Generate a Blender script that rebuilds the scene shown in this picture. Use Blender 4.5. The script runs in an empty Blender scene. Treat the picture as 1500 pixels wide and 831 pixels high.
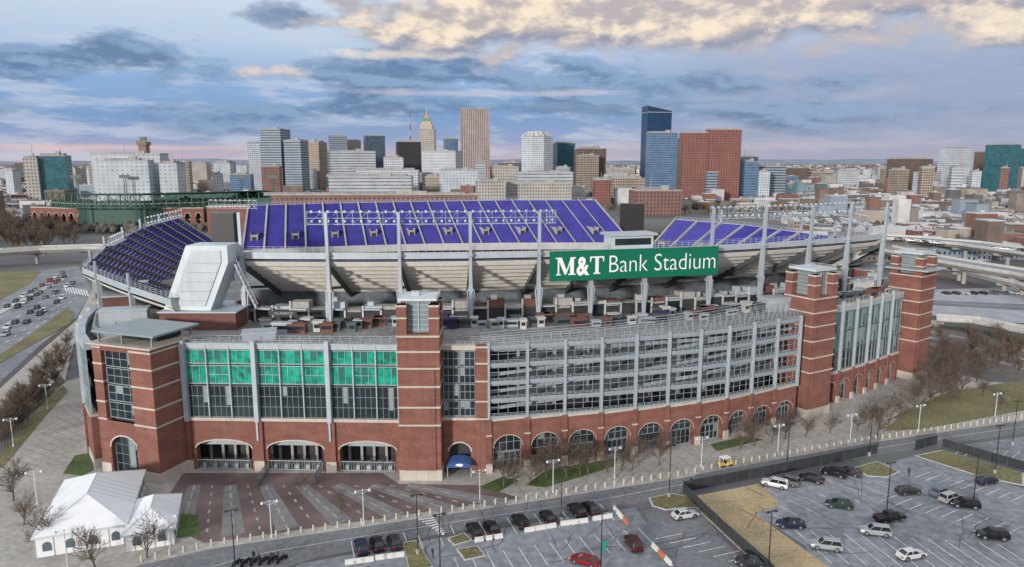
import bpy, bmesh, math, random
from mathutils import Vector, Matrix
R=random.Random(7)
sc=bpy.context.scene; COL=sc.collection
rad=math.radians
H=60.0;F=1050.0;PIT=rad(9.7);CP=math.cos(PIT);SP=math.sin(PIT)
# survey helpers: sight line -> true ground point (or point at a given northing)
def G(u,v,z=0.0):
    a=(u-750)/F;b=(415.5-v)/F
    dy=CP+b*SP;dz=-SP+b*CP
    t=(z-H)/dz
    return (a*t,dy*t)
def atY(u,v,y):
    a=(u-750)/F;b=(415.5-v)/F
    dy=CP+b*SP;dz=-SP+b*CP
    t=y/dy
    return (a*t,H+dz*t)
# ------------------------------------------------------------------ materials
MC={}
def nd(nt,t,**k):
    n=nt.nodes.new(t)
    for a,b in k.items(): setattr(n,a,b)
    return n
def mat(name,c,rough=.8,metal=0.0,var=.15,scale=.4,fine=6.0,stretch=None,emit=None,spec=None,streak=0):
    if name in MC: return MC[name]
    m=bpy.data.materials.new(name);m.use_nodes=True;nt=m.node_tree
    p=nt.nodes['Principled BSDF']
    p.inputs['Roughness'].default_value=rough;p.inputs['Metallic'].default_value=metal
    if spec is not None: p.inputs['Specular IOR Level'].default_value=spec
    if var>0:
        tc=nd(nt,'ShaderNodeTexCoord');mp=nd(nt,'ShaderNodeMapping')
        if stretch: mp.inputs['Scale'].default_value=stretch
        nt.links.new(tc.outputs['Object'],mp.inputs['Vector'])
        n1=nd(nt,'ShaderNodeTexNoise');n1.inputs['Scale'].default_value=scale;n1.inputs['Detail'].default_value=3
        n2=nd(nt,'ShaderNodeTexNoise');n2.inputs['Scale'].default_value=fine;n2.inputs['Detail'].default_value=1
        nt.links.new(mp.outputs[0],n1.inputs['Vector']);nt.links.new(mp.outputs[0],n2.inputs['Vector'])
        ad=nd(nt,'ShaderNodeMath',operation='ADD')
        nt.links.new(n1.outputs[0],ad.inputs[0]);nt.links.new(n2.outputs[0],ad.inputs[1])
        mr=nd(nt,'ShaderNodeMapRange');mr.inputs['From Min'].default_value=.7;mr.inputs['From Max'].default_value=1.3
        nt.links.new(ad.outputs[0],mr.inputs['Value'])
        mx=nd(nt,'ShaderNodeMix',data_type='RGBA')
        mx.inputs[6].default_value=(*[x*(1-var) for x in c],1);mx.inputs[7].default_value=(*[min(1,x*(1+var)) for x in c],1)
        nt.links.new(mr.outputs[0],mx.inputs[0]);last=mx.outputs[2]
        if streak:
            m2=nd(nt,'ShaderNodeMapping');m2.inputs['Scale'].default_value=(1.3,1.3,.07);nt.links.new(tc.outputs['Object'],m2.inputs['Vector'])
            n3=nd(nt,'ShaderNodeTexNoise');n3.inputs['Scale'].default_value=1.0;n3.inputs['Detail'].default_value=3;nt.links.new(m2.outputs[0],n3.inputs['Vector'])
            r3=nd(nt,'ShaderNodeMapRange');r3.inputs[1].default_value=.52;r3.inputs[2].default_value=.75;r3.inputs[3].default_value=0;r3.inputs[4].default_value=streak;nt.links.new(n3.outputs[0],r3.inputs[0])
            x3=nd(nt,'ShaderNodeMix',data_type='RGBA');nt.links.new(r3.outputs[0],x3.inputs[0]);nt.links.new(last,x3.inputs[6]);x3.inputs[7].default_value=(.06,.05,.045,1);last=x3.outputs[2]
        nt.links.new(last,p.inputs['Base Color'])
    else: p.inputs['Base Color'].default_value=(*c,1)
    if emit:
        p.inputs['Emission Color'].default_value=(*emit[0],1);p.inputs['Emission Strength'].default_value=emit[1]
    MC[name]=m;return m
def winmat(name,wall,glass,w=3.2,h=3.6,fw=.6,fh=.5,gr=.25):
    if name in MC: return MC[name]
    m=bpy.data.materials.new(name);m.use_nodes=True;nt=m.node_tree;L=nt.links
    p=nt.nodes['Principled BSDF']
    uv=nd(nt,'ShaderNodeUVMap');s=nd(nt,'ShaderNodeSeparateXYZ');L.new(uv.outputs[0],s.inputs[0])
    def M(op,a,b=None):
        n=nd(nt,'ShaderNodeMath',operation=op)
        for i,x in enumerate((a,b)):
            if x is None: continue
            if isinstance(x,(int,float)): n.inputs[i].default_value=x
            else: L.new(x,n.inputs[i])
        return n.outputs[0]
    us=M('DIVIDE',s.outputs[0],w);vs=M('DIVIDE',s.outputs[1],h)
    mk=M('MULTIPLY',M('LESS_THAN',M('FRACT',us),fw),M('LESS_THAN',M('FRACT',vs),fh))
    cb=nd(nt,'ShaderNodeCombineXYZ');L.new(M('FLOOR',us),cb.inputs[0]);L.new(M('FLOOR',vs),cb.inputs[1])
    wn=nd(nt,'ShaderNodeTexWhiteNoise');L.new(cb.outputs[0],wn.inputs['Vector'])
    gv=nd(nt,'ShaderNodeMapRange');gv.inputs['To Min'].default_value=.75;gv.inputs['To Max'].default_value=1.3
    L.new(wn.outputs['Value'],gv.inputs['Value'])
    gc=nd(nt,'ShaderNodeVectorMath',operation='SCALE');gc.inputs[0].default_value=glass;L.new(gv.outputs[0],gc.inputs['Scale'])
    no=nd(nt,'ShaderNodeTexNoise');no.inputs['Scale'].default_value=.05;L.new(uv.outputs[0],no.inputs['Vector'])
    wv=nd(nt,'ShaderNodeMapRange');wv.inputs['From Min'].default_value=.3;wv.inputs['From Max'].default_value=.7;wv.inputs['To Min'].default_value=.85;wv.inputs['To Max'].default_value=1.12
    L.new(no.outputs[0],wv.inputs['Value'])
    wc=nd(nt,'ShaderNodeVectorMath',operation='SCALE');wc.inputs[0].default_value=wall;L.new(wv.outputs[0],wc.inputs['Scale'])
    mx=nd(nt,'ShaderNodeMix',data_type='RGBA');L.new(mk,mx.inputs[0]);L.new(wc.outputs[0],mx.inputs[6]);L.new(gc.outputs[0],mx.inputs[7])
    L.new(mx.outputs[2],p.inputs['Base Color'])
    rr=nd(nt,'ShaderNodeMapRange');rr.inputs['To Min'].default_value=.85;rr.inputs['To Max'].default_value=gr;L.new(mk,rr.inputs['Value'])
    L.new(rr.outputs[0],p.inputs['Roughness'])
    MC[name]=m;return m
brick=mat('brick',(.205,.086,.066),.9,var=.28,scale=.25,fine=3,stretch=(1,1,2.5),streak=.35)
brickd=mat('brick_dark',(.155,.07,.058),.9,var=.25,scale=.3,fine=3,streak=.3)
stone=mat('stone_trim',(.47,.43,.38),.85,var=.14,streak=.2)
conc=mat('concrete',(.34,.33,.31),.9,var=.22,scale=.2,fine=2)
concl=mat('concrete_light',(.47,.47,.45),.85,var=.15,scale=.3,streak=.2)
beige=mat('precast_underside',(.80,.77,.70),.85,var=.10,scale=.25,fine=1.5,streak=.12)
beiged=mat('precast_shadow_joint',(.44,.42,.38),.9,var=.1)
coolc=mat('ramp_concrete',(.31,.35,.39),.85,var=.2,scale=.3,streak=.2)
steel=mat('painted_steel',(.38,.43,.47),.5,.1,var=.10,streak=.15)
steelf=mat('fin_steel',(.36,.41,.45),.5,.1,var=.12,streak=.2)
steelw=mat('white_steel',(.52,.58,.61),.5,.05,var=.08,streak=.12)
steelm=mat('grey_mullion',(.24,.28,.30),.5,.1,var=.1)
steeld=mat('dark_steel',(.085,.10,.105),.6,.2,var=.15)
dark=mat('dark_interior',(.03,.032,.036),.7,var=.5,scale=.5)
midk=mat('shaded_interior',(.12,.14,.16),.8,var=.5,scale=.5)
glassd=mat('dark_glass',(.02,.032,.038),.12,0,var=.7,scale=.15,spec=.6)
glassg=mat('green_glass',(.012,.28,.19),.15,0,var=.55,scale=.3,fine=.9,spec=.7)
glassp=mat('pale_green_glass',(.035,.11,.10),.15,0,var=.6,scale=.2,spec=.6)
seat=mat('purple_seat',(.036,.032,.26),.65,var=.3,scale=.15,fine=1.5)
asph=mat('asphalt',(.165,.172,.185),.92,var=.25,scale=.08,fine=1.2)
asph2=mat('asphalt_lot',(.21,.225,.25),.92,var=.32,scale=.06,fine=.7)
pave=mat('pavement_concrete',(.38,.36,.33),.9,var=.22,scale=.12,fine=1.0)
white=mat('white_paint',(.75,.75,.74),.6,var=.06)
linep=mat('worn_line_paint',(.65,.65,.64),.8,var=.3,scale=.8,fine=3)
black=mat('black_paint',(.02,.02,.022),.5,var=.1)
rubber=mat('rubber',(.02,.02,.02),.8,var=0)
grassm=mat('grass',(.07,.11,.03),.95,var=.5,scale=.15,fine=2)
grassb=mat('winter_grass',(.165,.15,.072),.95,var=.4,scale=.08,fine=1.5)
dry=mat('dry_straw_ground',(.40,.31,.18),.95,var=.28,scale=.15,fine=2)
canvas=mat('tent_canvas',(.74,.76,.78),.6,var=.05,scale=.5)
bark=mat('bark',(.11,.085,.07),.95,var=.3,scale=2)
twig=mat('twigs',(.12,.09,.072),.95,var=0)
yellow=mat('yellow_paint',(.65,.45,.05),.6,var=.05)
# ------------------------------------------------------------------ mesh builder
class Fr:
    def __init__(s,p0,p1):
        s.p=Vector((p0[0],p0[1]));d=Vector((p1[0]-p0[0],p1[1]-p0[1]));s.L=d.length;s.d=d/s.L;s.n=Vector((s.d.y,-s.d.x))
    def pt(s,a,o,z):
        q=s.p+s.d*a+s.n*o
        return (q.x,q.y,z)
class MB:
    def __init__(s): s.v=[];s.f=[];s.m=[];s.uv=[]
    def poly(s,pts,m=0,uv=None):
        i=len(s.v);s.v+=[tuple(p) for p in pts];s.f.append(tuple(range(i,i+len(pts))));s.m.append(m);s.uv.append(uv)
    def hexa(s,c,m=0):
        i=len(s.v);s.v+=[tuple(p) for p in c]
        for f in ((0,3,2,1),(4,5,6,7),(0,1,5,4),(1,2,6,5),(2,3,7,6),(3,0,4,7)):
            s.f.append(tuple(i+k for k in f));s.m.append(m);s.uv.append(None)
    def box(s,x0,x1,y0,y1,z0,z1,m=0):
        s.hexa([(x0,y0,z0),(x1,y0,z0),(x1,y1,z0),(x0,y1,z0),(x0,y0,z1),(x1,y0,z1),(x1,y1,z1),(x0,y1,z1)],m)
    def fbox(s,fr,a0,a1,o0,o1,z0,z1,m=0):
        P=fr.pt
        s.hexa([P(a0,o1,z0),P(a1,o1,z0),P(a1,o0,z0),P(a0,o0,z0),P(a0,o1,z1),P(a1,o1,z1),P(a1,o0,z1),P(a0,o0,z1)],m)
    def beam(s,p,q,w,h=None,m=0):
        h=h or w;p=Vector(p);q=Vector(q);d=(q-p)
        if d.length<1e-6: return
        d.normalize()
        up=Vector((0,0,1)) if abs(d.z)<.95 else Vector((1,0,0))
        x=d.cross(up).normalized()*(w/2);y=x.cross(d).normalized()*(h/2)
        s.hexa([p-x-y,p+x-y,p+x+y,p-x+y,q-x-y,q+x-y,q+x+y,q-x+y],m)
    def tube(s,p,q,r0,r1,n=6,m=0,cap=True):
        p=Vector(p);q=Vector(q);d=(q-p).normalized()
        up=Vector((0,0,1)) if abs(d.z)<.95 else Vector((1,0,0))
        x=d.cross(up).normalized();y=x.cross(d)
        i=len(s.v)
        for c,r in ((p,r0),(q,r1)):
            for k in range(n):
                a=2*math.pi*k/n;s.v.append(tuple(c+x*(r*math.cos(a))+y*(r*math.sin(a))))
        for k in range(n):
            k2=(k+1)%n
            s.f.append((i+k,i+k2,i+n+k2,i+n+k));s.m.append(m);s.uv.append(None)
        if cap:
            s.f.append(tuple(i+k for k in range(n))[::-1]);s.m.append(m);s.uv.append(None)
            s.f.append(tuple(i+n+k for k in range(n)));s.m.append(m);s.uv.append(None)
    def wall(s,p,q,z0,z1,m=0,u0=0):
        L=math.hypot(q[0]-p[0],q[1]-p[1])
        s.poly([(p[0],p[1],z0),(q[0],q[1],z0),(q[0],q[1],z1),(p[0],p[1],z1)],m,[(u0,z0),(u0+L,z0),(u0+L,z1),(u0,z1)])
    def prism(s,pts,z0,z1,m=0,top=None,bot=True):
        n=len(pts)
        for i in range(n): s.wall(pts[i],pts[(i+1)%n],z0,z1,m)
        s.poly([(p[0],p[1],z1) for p in pts],m if top is None else top)
        if bot: s.poly([(p[0],p[1],z0) for p in pts][::-1],m)
    def arch(s,fr,a0,a1,z0,z1,aw,spring,rise,th=1.2,m=0,mt=1,tw=.3):
        c=(a0+a1)/2;hf=aw/2;P=fr.pt
        s.fbox(fr,a0,c-hf,-th,0,z0,z1,m);s.fbox(fr,c+hf,a1,-th,0,z0,z1,m)
        N=10;pr=None
        for i in range(N+1):
            t=math.pi*(1-i/N);ax=c+hf*math.cos(t);az=spring+rise*math.sin(t)
            ox=c+(hf+tw)*math.cos(t);oz=spring+(rise+tw)*math.sin(t)
            if pr:
                bx,bz,qx,qz=pr
                s.poly([P(bx,0,bz),P(ax,0,az),P(ax,0,z1),P(bx,0,z1)],m)
                s.poly([P(bx,0,bz),P(bx,-th,bz),P(ax,-th,az),P(ax,0,az)],m)
                s.poly([P(bx,.05,bz),P(ax,.05,az),P(ox,.05,oz),P(qx,.05,qz)],mt)
            pr=(ax,az,ox,oz)
ORG={};KIDS={}
def reg(o,parent,link=True,org=None):
    if link: COL.objects.link(o)
    if parent is not None:
        o.parent=parent;KIDS.setdefault(parent.name,[]).append(o)
def mk(name,mb,mats,parent=None,origin=None,smooth=False,link=True,**props):
    org=Vector(ORG[parent.name]) if parent is not None else Vector(origin or (0,0,0))
    me=bpy.data.meshes.new(name)
    me.from_pydata([(x-org.x,y-org.y,z-org.z) for x,y,z in mb.v],[],mb.f)
    for m in mats: me.materials.append(m)
    me.polygons.foreach_set('material_index',mb.m)
    if any(u is not None for u in mb.uv):
        ul=me.uv_layers.new(name='UVMap');fl=[]
        for f,u in zip(mb.f,mb.uv):
            for k in range(len(f)): fl+= list(u[k]) if u else [0.0,0.0]
        ul.data.foreach_set('uv',fl)
    me.update()
    o=bpy.data.objects.new(name,me);reg(o,parent,link)
    if parent is None: o.location=org
    ORG[o.name]=tuple(org)
    for k,v in props.items(): o[k]=v
    return o
def thing(name,loc,link=True,**props):
    o=bpy.data.objects.new(name,None);o.empty_display_size=.5;o.location=loc;reg(o,None,link);ORG[o.name]=tuple(loc)
    for k,v in props.items(): o[k]=v
    return o
def clone(src,loc,rot=0,scale=1,paint=None,parent=None,props=None):
    n=src.copy()
    COL.objects.link(n)
    if parent is None:
        n.location=loc;n.rotation_euler=(0,0,rot)
        n.scale=(scale,scale,scale) if isinstance(scale,(int,float)) else scale
    else: n.parent=parent
    if paint is not None and n.type=='MESH' and src.get('paintable'):
        n.material_slots[0].link='OBJECT';n.material_slots[0].material=paint
    for c in KIDS.get(src.name,[]): clone(c,None,paint=paint,parent=n)
    if props:
        for k,v in props.items(): n[k]=v
    return n
TEMPL=[]
def structure(name,pts,z,m,thick=0):
    mb=MB()
    if thick: mb.prism([p[:2] for p in pts],z-thick,z,0,bot=False)
    else: mb.poly([(p[0],p[1],z) for p in pts])
    return mk(name,mb,[m],kind='structure')
def plen(poly): return [math.dist(poly[i],poly[i+1]) for i in range(len(poly)-1)]
def along(poly,n):
    ls=plen(poly);T=sum(ls);out=[]
    for k in range(n+1):
        t=T*k/n;i=0
        while i<len(ls)-1 and t>ls[i]: t-=ls[i];i+=1
        f=min(1,t/ls[i]);a=poly[i];b=poly[i+1]
        out.append(tuple(a[j]+(b[j]-a[j])*f for j in range(len(a))))
    return out
def lerp(a,b,t): return tuple(x+(y-x)*t for x,y in zip(a,b))
# ------------------------------------------------------------------ camera, light, world
cam=bpy.data.cameras.new('camera');co=bpy.data.objects.new('camera',cam);COL.objects.link(co)
co.location=(0,0,H);co.rotation_euler=(rad(90)-PIT,0,0);cam.sensor_width=36;cam.lens=36*F/1500;cam.clip_end=30000;cam.clip_start=.5
sc.camera=co
sc.view_settings.view_transform='Standard';sc.view_settings.look='None';sc.view_settings.exposure=0
sl=bpy.data.lights.new('sun','SUN');so=bpy.data.objects.new('sun',sl);COL.objects.link(so)
sl.energy=3.3;sl.angle=rad(5);sl.color=(1,.93,.85)
SEL=rad(11);SD=Vector((-.50,-.87,0)).normalized()*math.cos(SEL)+Vector((0,0,math.sin(SEL)))
so.rotation_euler=SD.to_track_quat('Z','Y').to_euler()
w=bpy.data.worlds.new('World');sc.world=w;w.use_nodes=True;nt=w.node_tree;L=nt.links
try:
    w.cycles.sampling_method='MANUAL';w.cycles.sample_map_resolution=256
except Exception: pass
bg=nt.nodes['Background'];out=nt.nodes['World Output']
tc=nd(nt,'ShaderNodeTexCoord');sx=nd(nt,'ShaderNodeSeparateXYZ');L.new(tc.outputs['Generated'],sx.inputs[0])
def wm(op,a,b=None,c=None):
    n=nd(nt,'ShaderNodeMath',operation=op)
    for i,x in enumerate((a,b,c)):
        if x is None: continue
        if isinstance(x,(int,float)): n.inputs[i].default_value=x
        else: L.new(x,n.inputs[i])
    return n.outputs[0]
def sm(x,a,b,lo=0,hi=1):
    n=nd(nt,'ShaderNodeMapRange',interpolation_type='SMOOTHSTEP');L.new(x,n.inputs[0])
    n.inputs[1].default_value=a;n.inputs[2].default_value=b;n.inputs[3].default_value=lo;n.inputs[4].default_value=hi
    return n.outputs[0]
def mixc(f,a,b):
    n=nd(nt,'ShaderNodeMix',data_type='RGBA')
    if isinstance(f,(int,float)): n.inputs[0].default_value=f
    else: L.new(f,n.inputs[0])
    for i,x in ((6,a),(7,b)):
        if isinstance(x,tuple): n.inputs[i].default_value=(*x,1)
        else: L.new(x,n.inputs[i])
    return n.outputs[2]
az=wm('ARCTAN2',sx.outputs[0],sx.outputs[1]);el=wm('ARCSINE',sx.outputs[2])
def noise(kx,ky,off,scale,detail=5,rough=.55,dist=.1,dx=0,dy=0):
    c=nd(nt,'ShaderNodeCombineXYZ');L.new(wm('ADD',wm('MULTIPLY',az,kx),dx),c.inputs[0]);L.new(wm('ADD',wm('MULTIPLY',el,ky),dy),c.inputs[1]);c.inputs[2].default_value=off
    n=nd(nt,'ShaderNodeTexNoise');n.inputs['Scale'].default_value=scale;n.inputs['Detail'].default_value=detail;n.inputs['Roughness'].default_value=rough;n.inputs['Distortion'].default_value=dist
    L.new(c.outputs[0],n.inputs['Vector']);return n.outputs[0]
rp=nd(nt,'ShaderNodeValToRGB');L.new(el,rp.inputs[0]);cr=rp.color_ramp
cr.elements[0].position=0;cr.elements[0].color=(.52,.45,.53,1);cr.elements[1].position=1;cr.elements[1].color=(.92,.95,1,1)
for pz,cc in ((.010,(.50,.44,.55)),(.026,(.28,.36,.58)),(.055,(.19,.33,.60)),(.10,(.26,.42,.69)),(.145,(.48,.60,.78)),(.20,(.62,.72,.85)),(.35,(.88,.92,1.0))):
    e=cr.elements.new(pz);e.color=(*cc,1)
A=noise(1.0,3.2,1.3,6.5,7,.60);A2=noise(1.0,3.2,1.3,6.5,5,.60,.1,.010,.026);B=noise(1.0,6.0,5.1,8.0,6,.62)
C=noise(1.0,1.9,8.4,8.5,8,.58,.1);C2=noise(1.0,1.9,8.4,8.5,6,.58,.1,-.010,.020)
relA=sm(wm('SUBTRACT',A,A2),-.06,.07);relC=sm(wm('SUBTRACT',C,C2),-.08,.07)
def blob(ac,ec,ra,re,n,amp=2.2,w=.45):
    da=wm('DIVIDE',wm('SUBTRACT',az,ac),ra);de=wm('DIVIDE',wm('SUBTRACT',el,ec),re)
    r=wm('SQRT',wm('ADD',wm('MULTIPLY',da,da),wm('MULTIPLY',de,de)))
    return sm(wm('ADD',wm('SUBTRACT',1.0,r),wm('MULTIPLY',wm('SUBTRACT',n,.5),amp*2)),0,w)
darkc=mixc(relA,(.10,.19,.36),(.24,.36,.57))
c=rp.outputs[0]
c=mixc(wm('MULTIPLY',sm(B,.47,.62),.55),c,(.60,.65,.76))
c=mixc(wm('MULTIPLY',sm(az,.06,.32,0,.75),sm(el,.20,.10)),c,(.34,.37,.52))
for a,e_,ra,re,k in ((-.55,.112,.34,.030,.9),(-.08,.116,.32,.028,.88),(.32,.098,.34,.022,.75),(-.42,.060,.34,.020,.7),(.05,.070,.42,.018,.7),(.5,.06,.25,.018,.5)):
    c=mixc(wm('MULTIPLY',blob(a,e_,ra,re,A,2.6,.7),k),c,darkc)
c=mixc(wm('MULTIPLY',blob(-.31,.178,.09,.012,C,3.4,.9),.8),c,mixc(relC,(.13,.19,.34),(.26,.34,.50)))
c=mixc(wm('MULTIPLY',blob(-.335,.110,.05,.010,C,3.2,.9),.75),c,mixc(relC,(.45,.42,.50),(.84,.67,.56)))
c=mixc(wm('MULTIPLY',blob(-.5,.016,.28,.006,B,.8,.9),.75),c,(.72,.55,.55))
c=mixc(wm('MULTIPLY',blob(.25,.02,.5,.008,B,1.0,.9),.4),c,(.58,.50,.56))
c=mixc(wm('MULTIPLY',blob(-.05,.090,.3,.006,B,1.2,.8),.55),c,(.62,.58,.66))
c=mixc(wm('MULTIPLY',blob(-.12,.140,.14,.008,C,2.4,.8),.9),c,(.90,.80,.68))
wn_=wm('ADD',el,wm('MULTIPLY',wm('SUBTRACT',C,.5),.13))
edge=wm('ADD',az,wm('MULTIPLY',wm('SUBTRACT',A,.5),.6))
wmask=wm('MULTIPLY',sm(edge,-.20,-.06),sm(wn_,.130,.150))
c=mixc(wm('MULTIPLY',wmask,sm(el,.5,.3)),c,mixc(relC,(.27,.30,.42),(.50,.46,.50)))
wm2=wm('MULTIPLY',wmask,sm(wn_,.144,.168))
c=mixc(wm('MULTIPLY',wm2,sm(el,.5,.3)),c,mixc(relC,(.50,.44,.45),(.98,.82,.63)))
L.new(c,bg.inputs[0]);bg.inputs[1].default_value=1.05
sky=nd(nt,'ShaderNodeTexSky');sky.sky_type='NISHITA';sky.sun_disc=False;sky.sun_elevation=SEL;sky.sun_rotation=math.atan2(SD.x,SD.y)
bg2=nd(nt,'ShaderNodeBackground');L.new(sky.outputs[0],bg2.inputs[0]);bg2.inputs[1].default_value=.10
ms=nd(nt,'ShaderNodeMixShader');ms.inputs[0].default_value=.92
L.new(bg2.outputs[0],ms.inputs[1]);L.new(bg.outputs[0],ms.inputs[2]);L.new(ms.outputs[0],out.inputs[0])
# ------------------------------------------------------------------ ground
gm=bpy.data.materials.new('city_ground');gm.use_nodes=True;t=gm.node_tree;p=t.nodes['Principled BSDF'];p.inputs['Roughness'].default_value=.95
geo=nd(t,'ShaderNodeNewGeometry')
n1=nd(t,'ShaderNodeTexNoise');n1.inputs['Scale'].default_value=.006;n1.inputs['Detail'].default_value=8
n2=nd(t,'ShaderNodeTexVoronoi');n2.inputs['Scale'].default_value=.03
t.links.new(geo.outputs['Position'],n1.inputs['Vector']);t.links.new(geo.outputs['Position'],n2.inputs['Vector'])
r1=nd(t,'ShaderNodeValToRGB');t.links.new(n1.outputs[0],r1.inputs[0]);e=r1.color_ramp.elements
e[0].position=.35;e[0].color=(.085,.08,.065,1);e[1].position=.7;e[1].color=(.18,.165,.15,1)
x=r1.color_ramp.elements.new(.5);x.color=(.13,.135,.14,1)
mx=nd(t,'ShaderNodeMix',data_type='RGBA');mx.blend_type='MULTIPLY';mx.inputs[0].default_value=.2
t.links.new(r1.outputs[0],mx.inputs[6]);t.links.new(n2.outputs['Color'],mx.inputs[7]);t.links.new(mx.outputs[2],p.inputs['Base Color'])
mb=MB();mb.poly([(-14000,-300,0),(14000,-300,0),(14000,16000,0),(-14000,16000,0)]);mk('ground',mb,[gm],kind='structure')
mb=MB();pr=None
hm=mat('hazy_hills',(.17,.21,.27),1,var=.2,scale=.002,fine=.01)
for i in range(90):
    xx=-12000+i*270;hh=50+45*(.5+.5*math.sin(i*.31)+.25*math.sin(i*.83+1)+.12*math.sin(i*2.1))
    if pr: mb.poly([(pr[0],12500,0),(xx,12500,0),(xx,12900,hh),(pr[0],12900,pr[1])])
    pr=(xx,hh)
mk('hills',mb,[hm],kind='structure')
UK=[G(*q) for q in [(-260,935),(120,848),(310,804),(560,768),(760,738),(1000,700),(1150,672),(1300,645),(1500,616),(1750,582)]]
LK=[G(*q) for q in [(-200,1000),(330,860),(460,818),(640,783),(800,757),(930,738),(1000,722),(1150,690),(1300,664),(1500,634),(1750,600)]]
pl=[G(*q) for q in [(95,560),(55,600),(0,668),(-260,800)]]
structure('plaza_pavement',pl+UK+[G(1750,575),G(1450,560),G(1330,530),(110,250),(-100,250)],.12,pave,.14)
structure('road',UK+LK[::-1],.03,asph,.06)
bp=bpy.data.materials.new('brick_paving');bp.use_nodes=True;t=bp.node_tree;p=t.nodes['Principled BSDF'];p.inputs['Roughness'].default_value=.9
tcn=nd(t,'ShaderNodeTexCoord');bt=nd(t,'ShaderNodeTexBrick');bt.inputs['Scale'].default_value=.55;bt.inputs['Color1'].default_value=(.165,.105,.098,1);bt.inputs['Color2'].default_value=(.135,.10,.10,1);bt.inputs['Mortar'].default_value=(.18,.145,.14,1);bt.inputs['Mortar Size'].default_value=.02
t.links.new(tcn.outputs['Object'],bt.inputs['Vector'])
nn=nd(t,'ShaderNodeTexNoise');nn.inputs['Scale'].default_value=.12;nn.inputs['Detail'].default_value=6;t.links.new(tcn.outputs['Object'],nn.inputs['Vector'])
mxx=nd(t,'ShaderNodeMix',data_type='RGBA');mxx.blend_type='MULTIPLY';mxx.inputs[0].default_value=.8
rr=nd(t,'ShaderNodeMapRange');rr.inputs[1].default_value=.3;rr.inputs[2].default_value=.7;rr.inputs[3].default_value=.55;rr.inputs[4].default_value=1.45;t.links.new(nn.outputs[0],rr.inputs[0])
t.links.new(bt.outputs[0],mxx.inputs[6]);t.links.new(rr.outputs[0],mxx.inputs[7]);t.links.new(mxx.outputs[2],p.inputs['Base Color'])
BP=[(268,694),(245,730),(252,775),(300,797),(560,760),(762,731),(700,712),(585,710),(560,694)]
structure('brick_plaza',[G(*q) for q in BP],.135,bp)
mb=MB();mb2=MB()
for k in range(13):
    u0=285+k*26;p0=Vector(G(u0,712));p1=Vector(G(262+k*40,790-max(0,k-1)*4.6))
    d=(p1-p0);n=Vector((-d.y,d.x)).normalized()*.2;Ls=d.length;a=0
    dd=d.normalized()
    while a<Ls-1.6:
        q=p0+dd*a;q2=q+dd*(1.2 if k%2 else 2.2)
        mb.poly([(*(q-n),.142),(*(q+n),.142),(*(q2+n),.142),(*(q2-n),.142)]);a+=3.4
    if k%2==0:
        n2_=n*9;mb2.poly([(*(p0-n2_*.6),.139),(*(p0+n2_*.6),.139),(*(p1+n2_),.139),(*(p1-n2_),.139)])
mk('plaza_stripes',mb,[mat('paver_light',(.36,.33,.31),.9,var=.25)],kind='structure')
mk('plaza_stripes',mb2,[mat('paver_grey',(.21,.205,.21),.9,var=.25)],kind='structure')
for nm,pts in [('lawn',[(770,712),(800,690),(905,672),(900,684),(850,700),(800,715)]),('lawn',[(1040,652),(1090,640),(1118,645),(1050,662)]),
    ('lawn',[(92,695),(110,668),(137,664),(137,690),(120,698)]),('lawn',[(236,775),(255,752),(290,756),(292,785),(250,790)]),
    ('lawn',[(700,715),(735,700),(760,705),(730,722)])]:
    structure(nm,[G(*q) for q in pts],.15,grassm)
structure('verge',[G(*q) for q in [(1295,632),(1330,600),(1390,575),(1480,560),(1750,540),(1750,575),(1500,602),(1350,630)]],.15,grassb)
structure('verge',[G(*q) for q in [(0,668),(55,600),(92,565),(100,575),(66,612),(10,680),(-100,760),(-160,750)]],.15,grassb)
mb=MB()
def line(p,q,w=.14,z=.05):
    p=Vector(p);q=Vector(q);d=(q-p).normalized();n=Vector((-d.y,d.x))*w/2
    mb.poly([(*(p-n),z),(*(p+n),z),(*(q+n),z),(*(q-n),z)])
kk_=along([tuple(x) for x in UK[3:9]],46)
for i in range(46):
    a=Vector(kk_[i]);b=Vector(kk_[i+1]);d=(b-a).normalized();n=Vector((-d.y,d.x));line(a+n*.4,a+n*9,.10,.131)
    line(a+n*4.2,b+n*4.2,.08,.133)
for i in range(14): line(G(10+i*7,690-i*8),G(50+i*9,700-i*6),.12,.131)
mk('pavement_joints',mb,[mat('joint_dark',(.21,.20,.19),.95,var=.2)],kind='structure')
def lot(name,pts,z=.02,m=asph2): return structure(name,[G(*q) for q in pts],z,m)
lot('parking_lot',[(430,832),(440,826),(640,789),(930,744),(950,770),(1010,900),(300,1000),(300,860)])
lot('parking_lot',[(1105,716),(1290,680),(1340,668),(1500,716),(1750,790),(1750,1100),(1300,1100),(1180,800),(1108,755)])
lot('parking_lot',[(1385,655),(1500,640),(1750,612),(1750,760),(1500,690)],.022)
lot('parking_lot',[(950,775),(945,748),(1000,730),(1020,742),(1120,860),(1010,900)],.018,asph)
lot('straw_ground',[(1012,728),(1112,709),(1140,735),(1135,744),(1105,752),(1215,832),(1260,870),(1150,870),(1110,815)],.05,dry)
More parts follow.
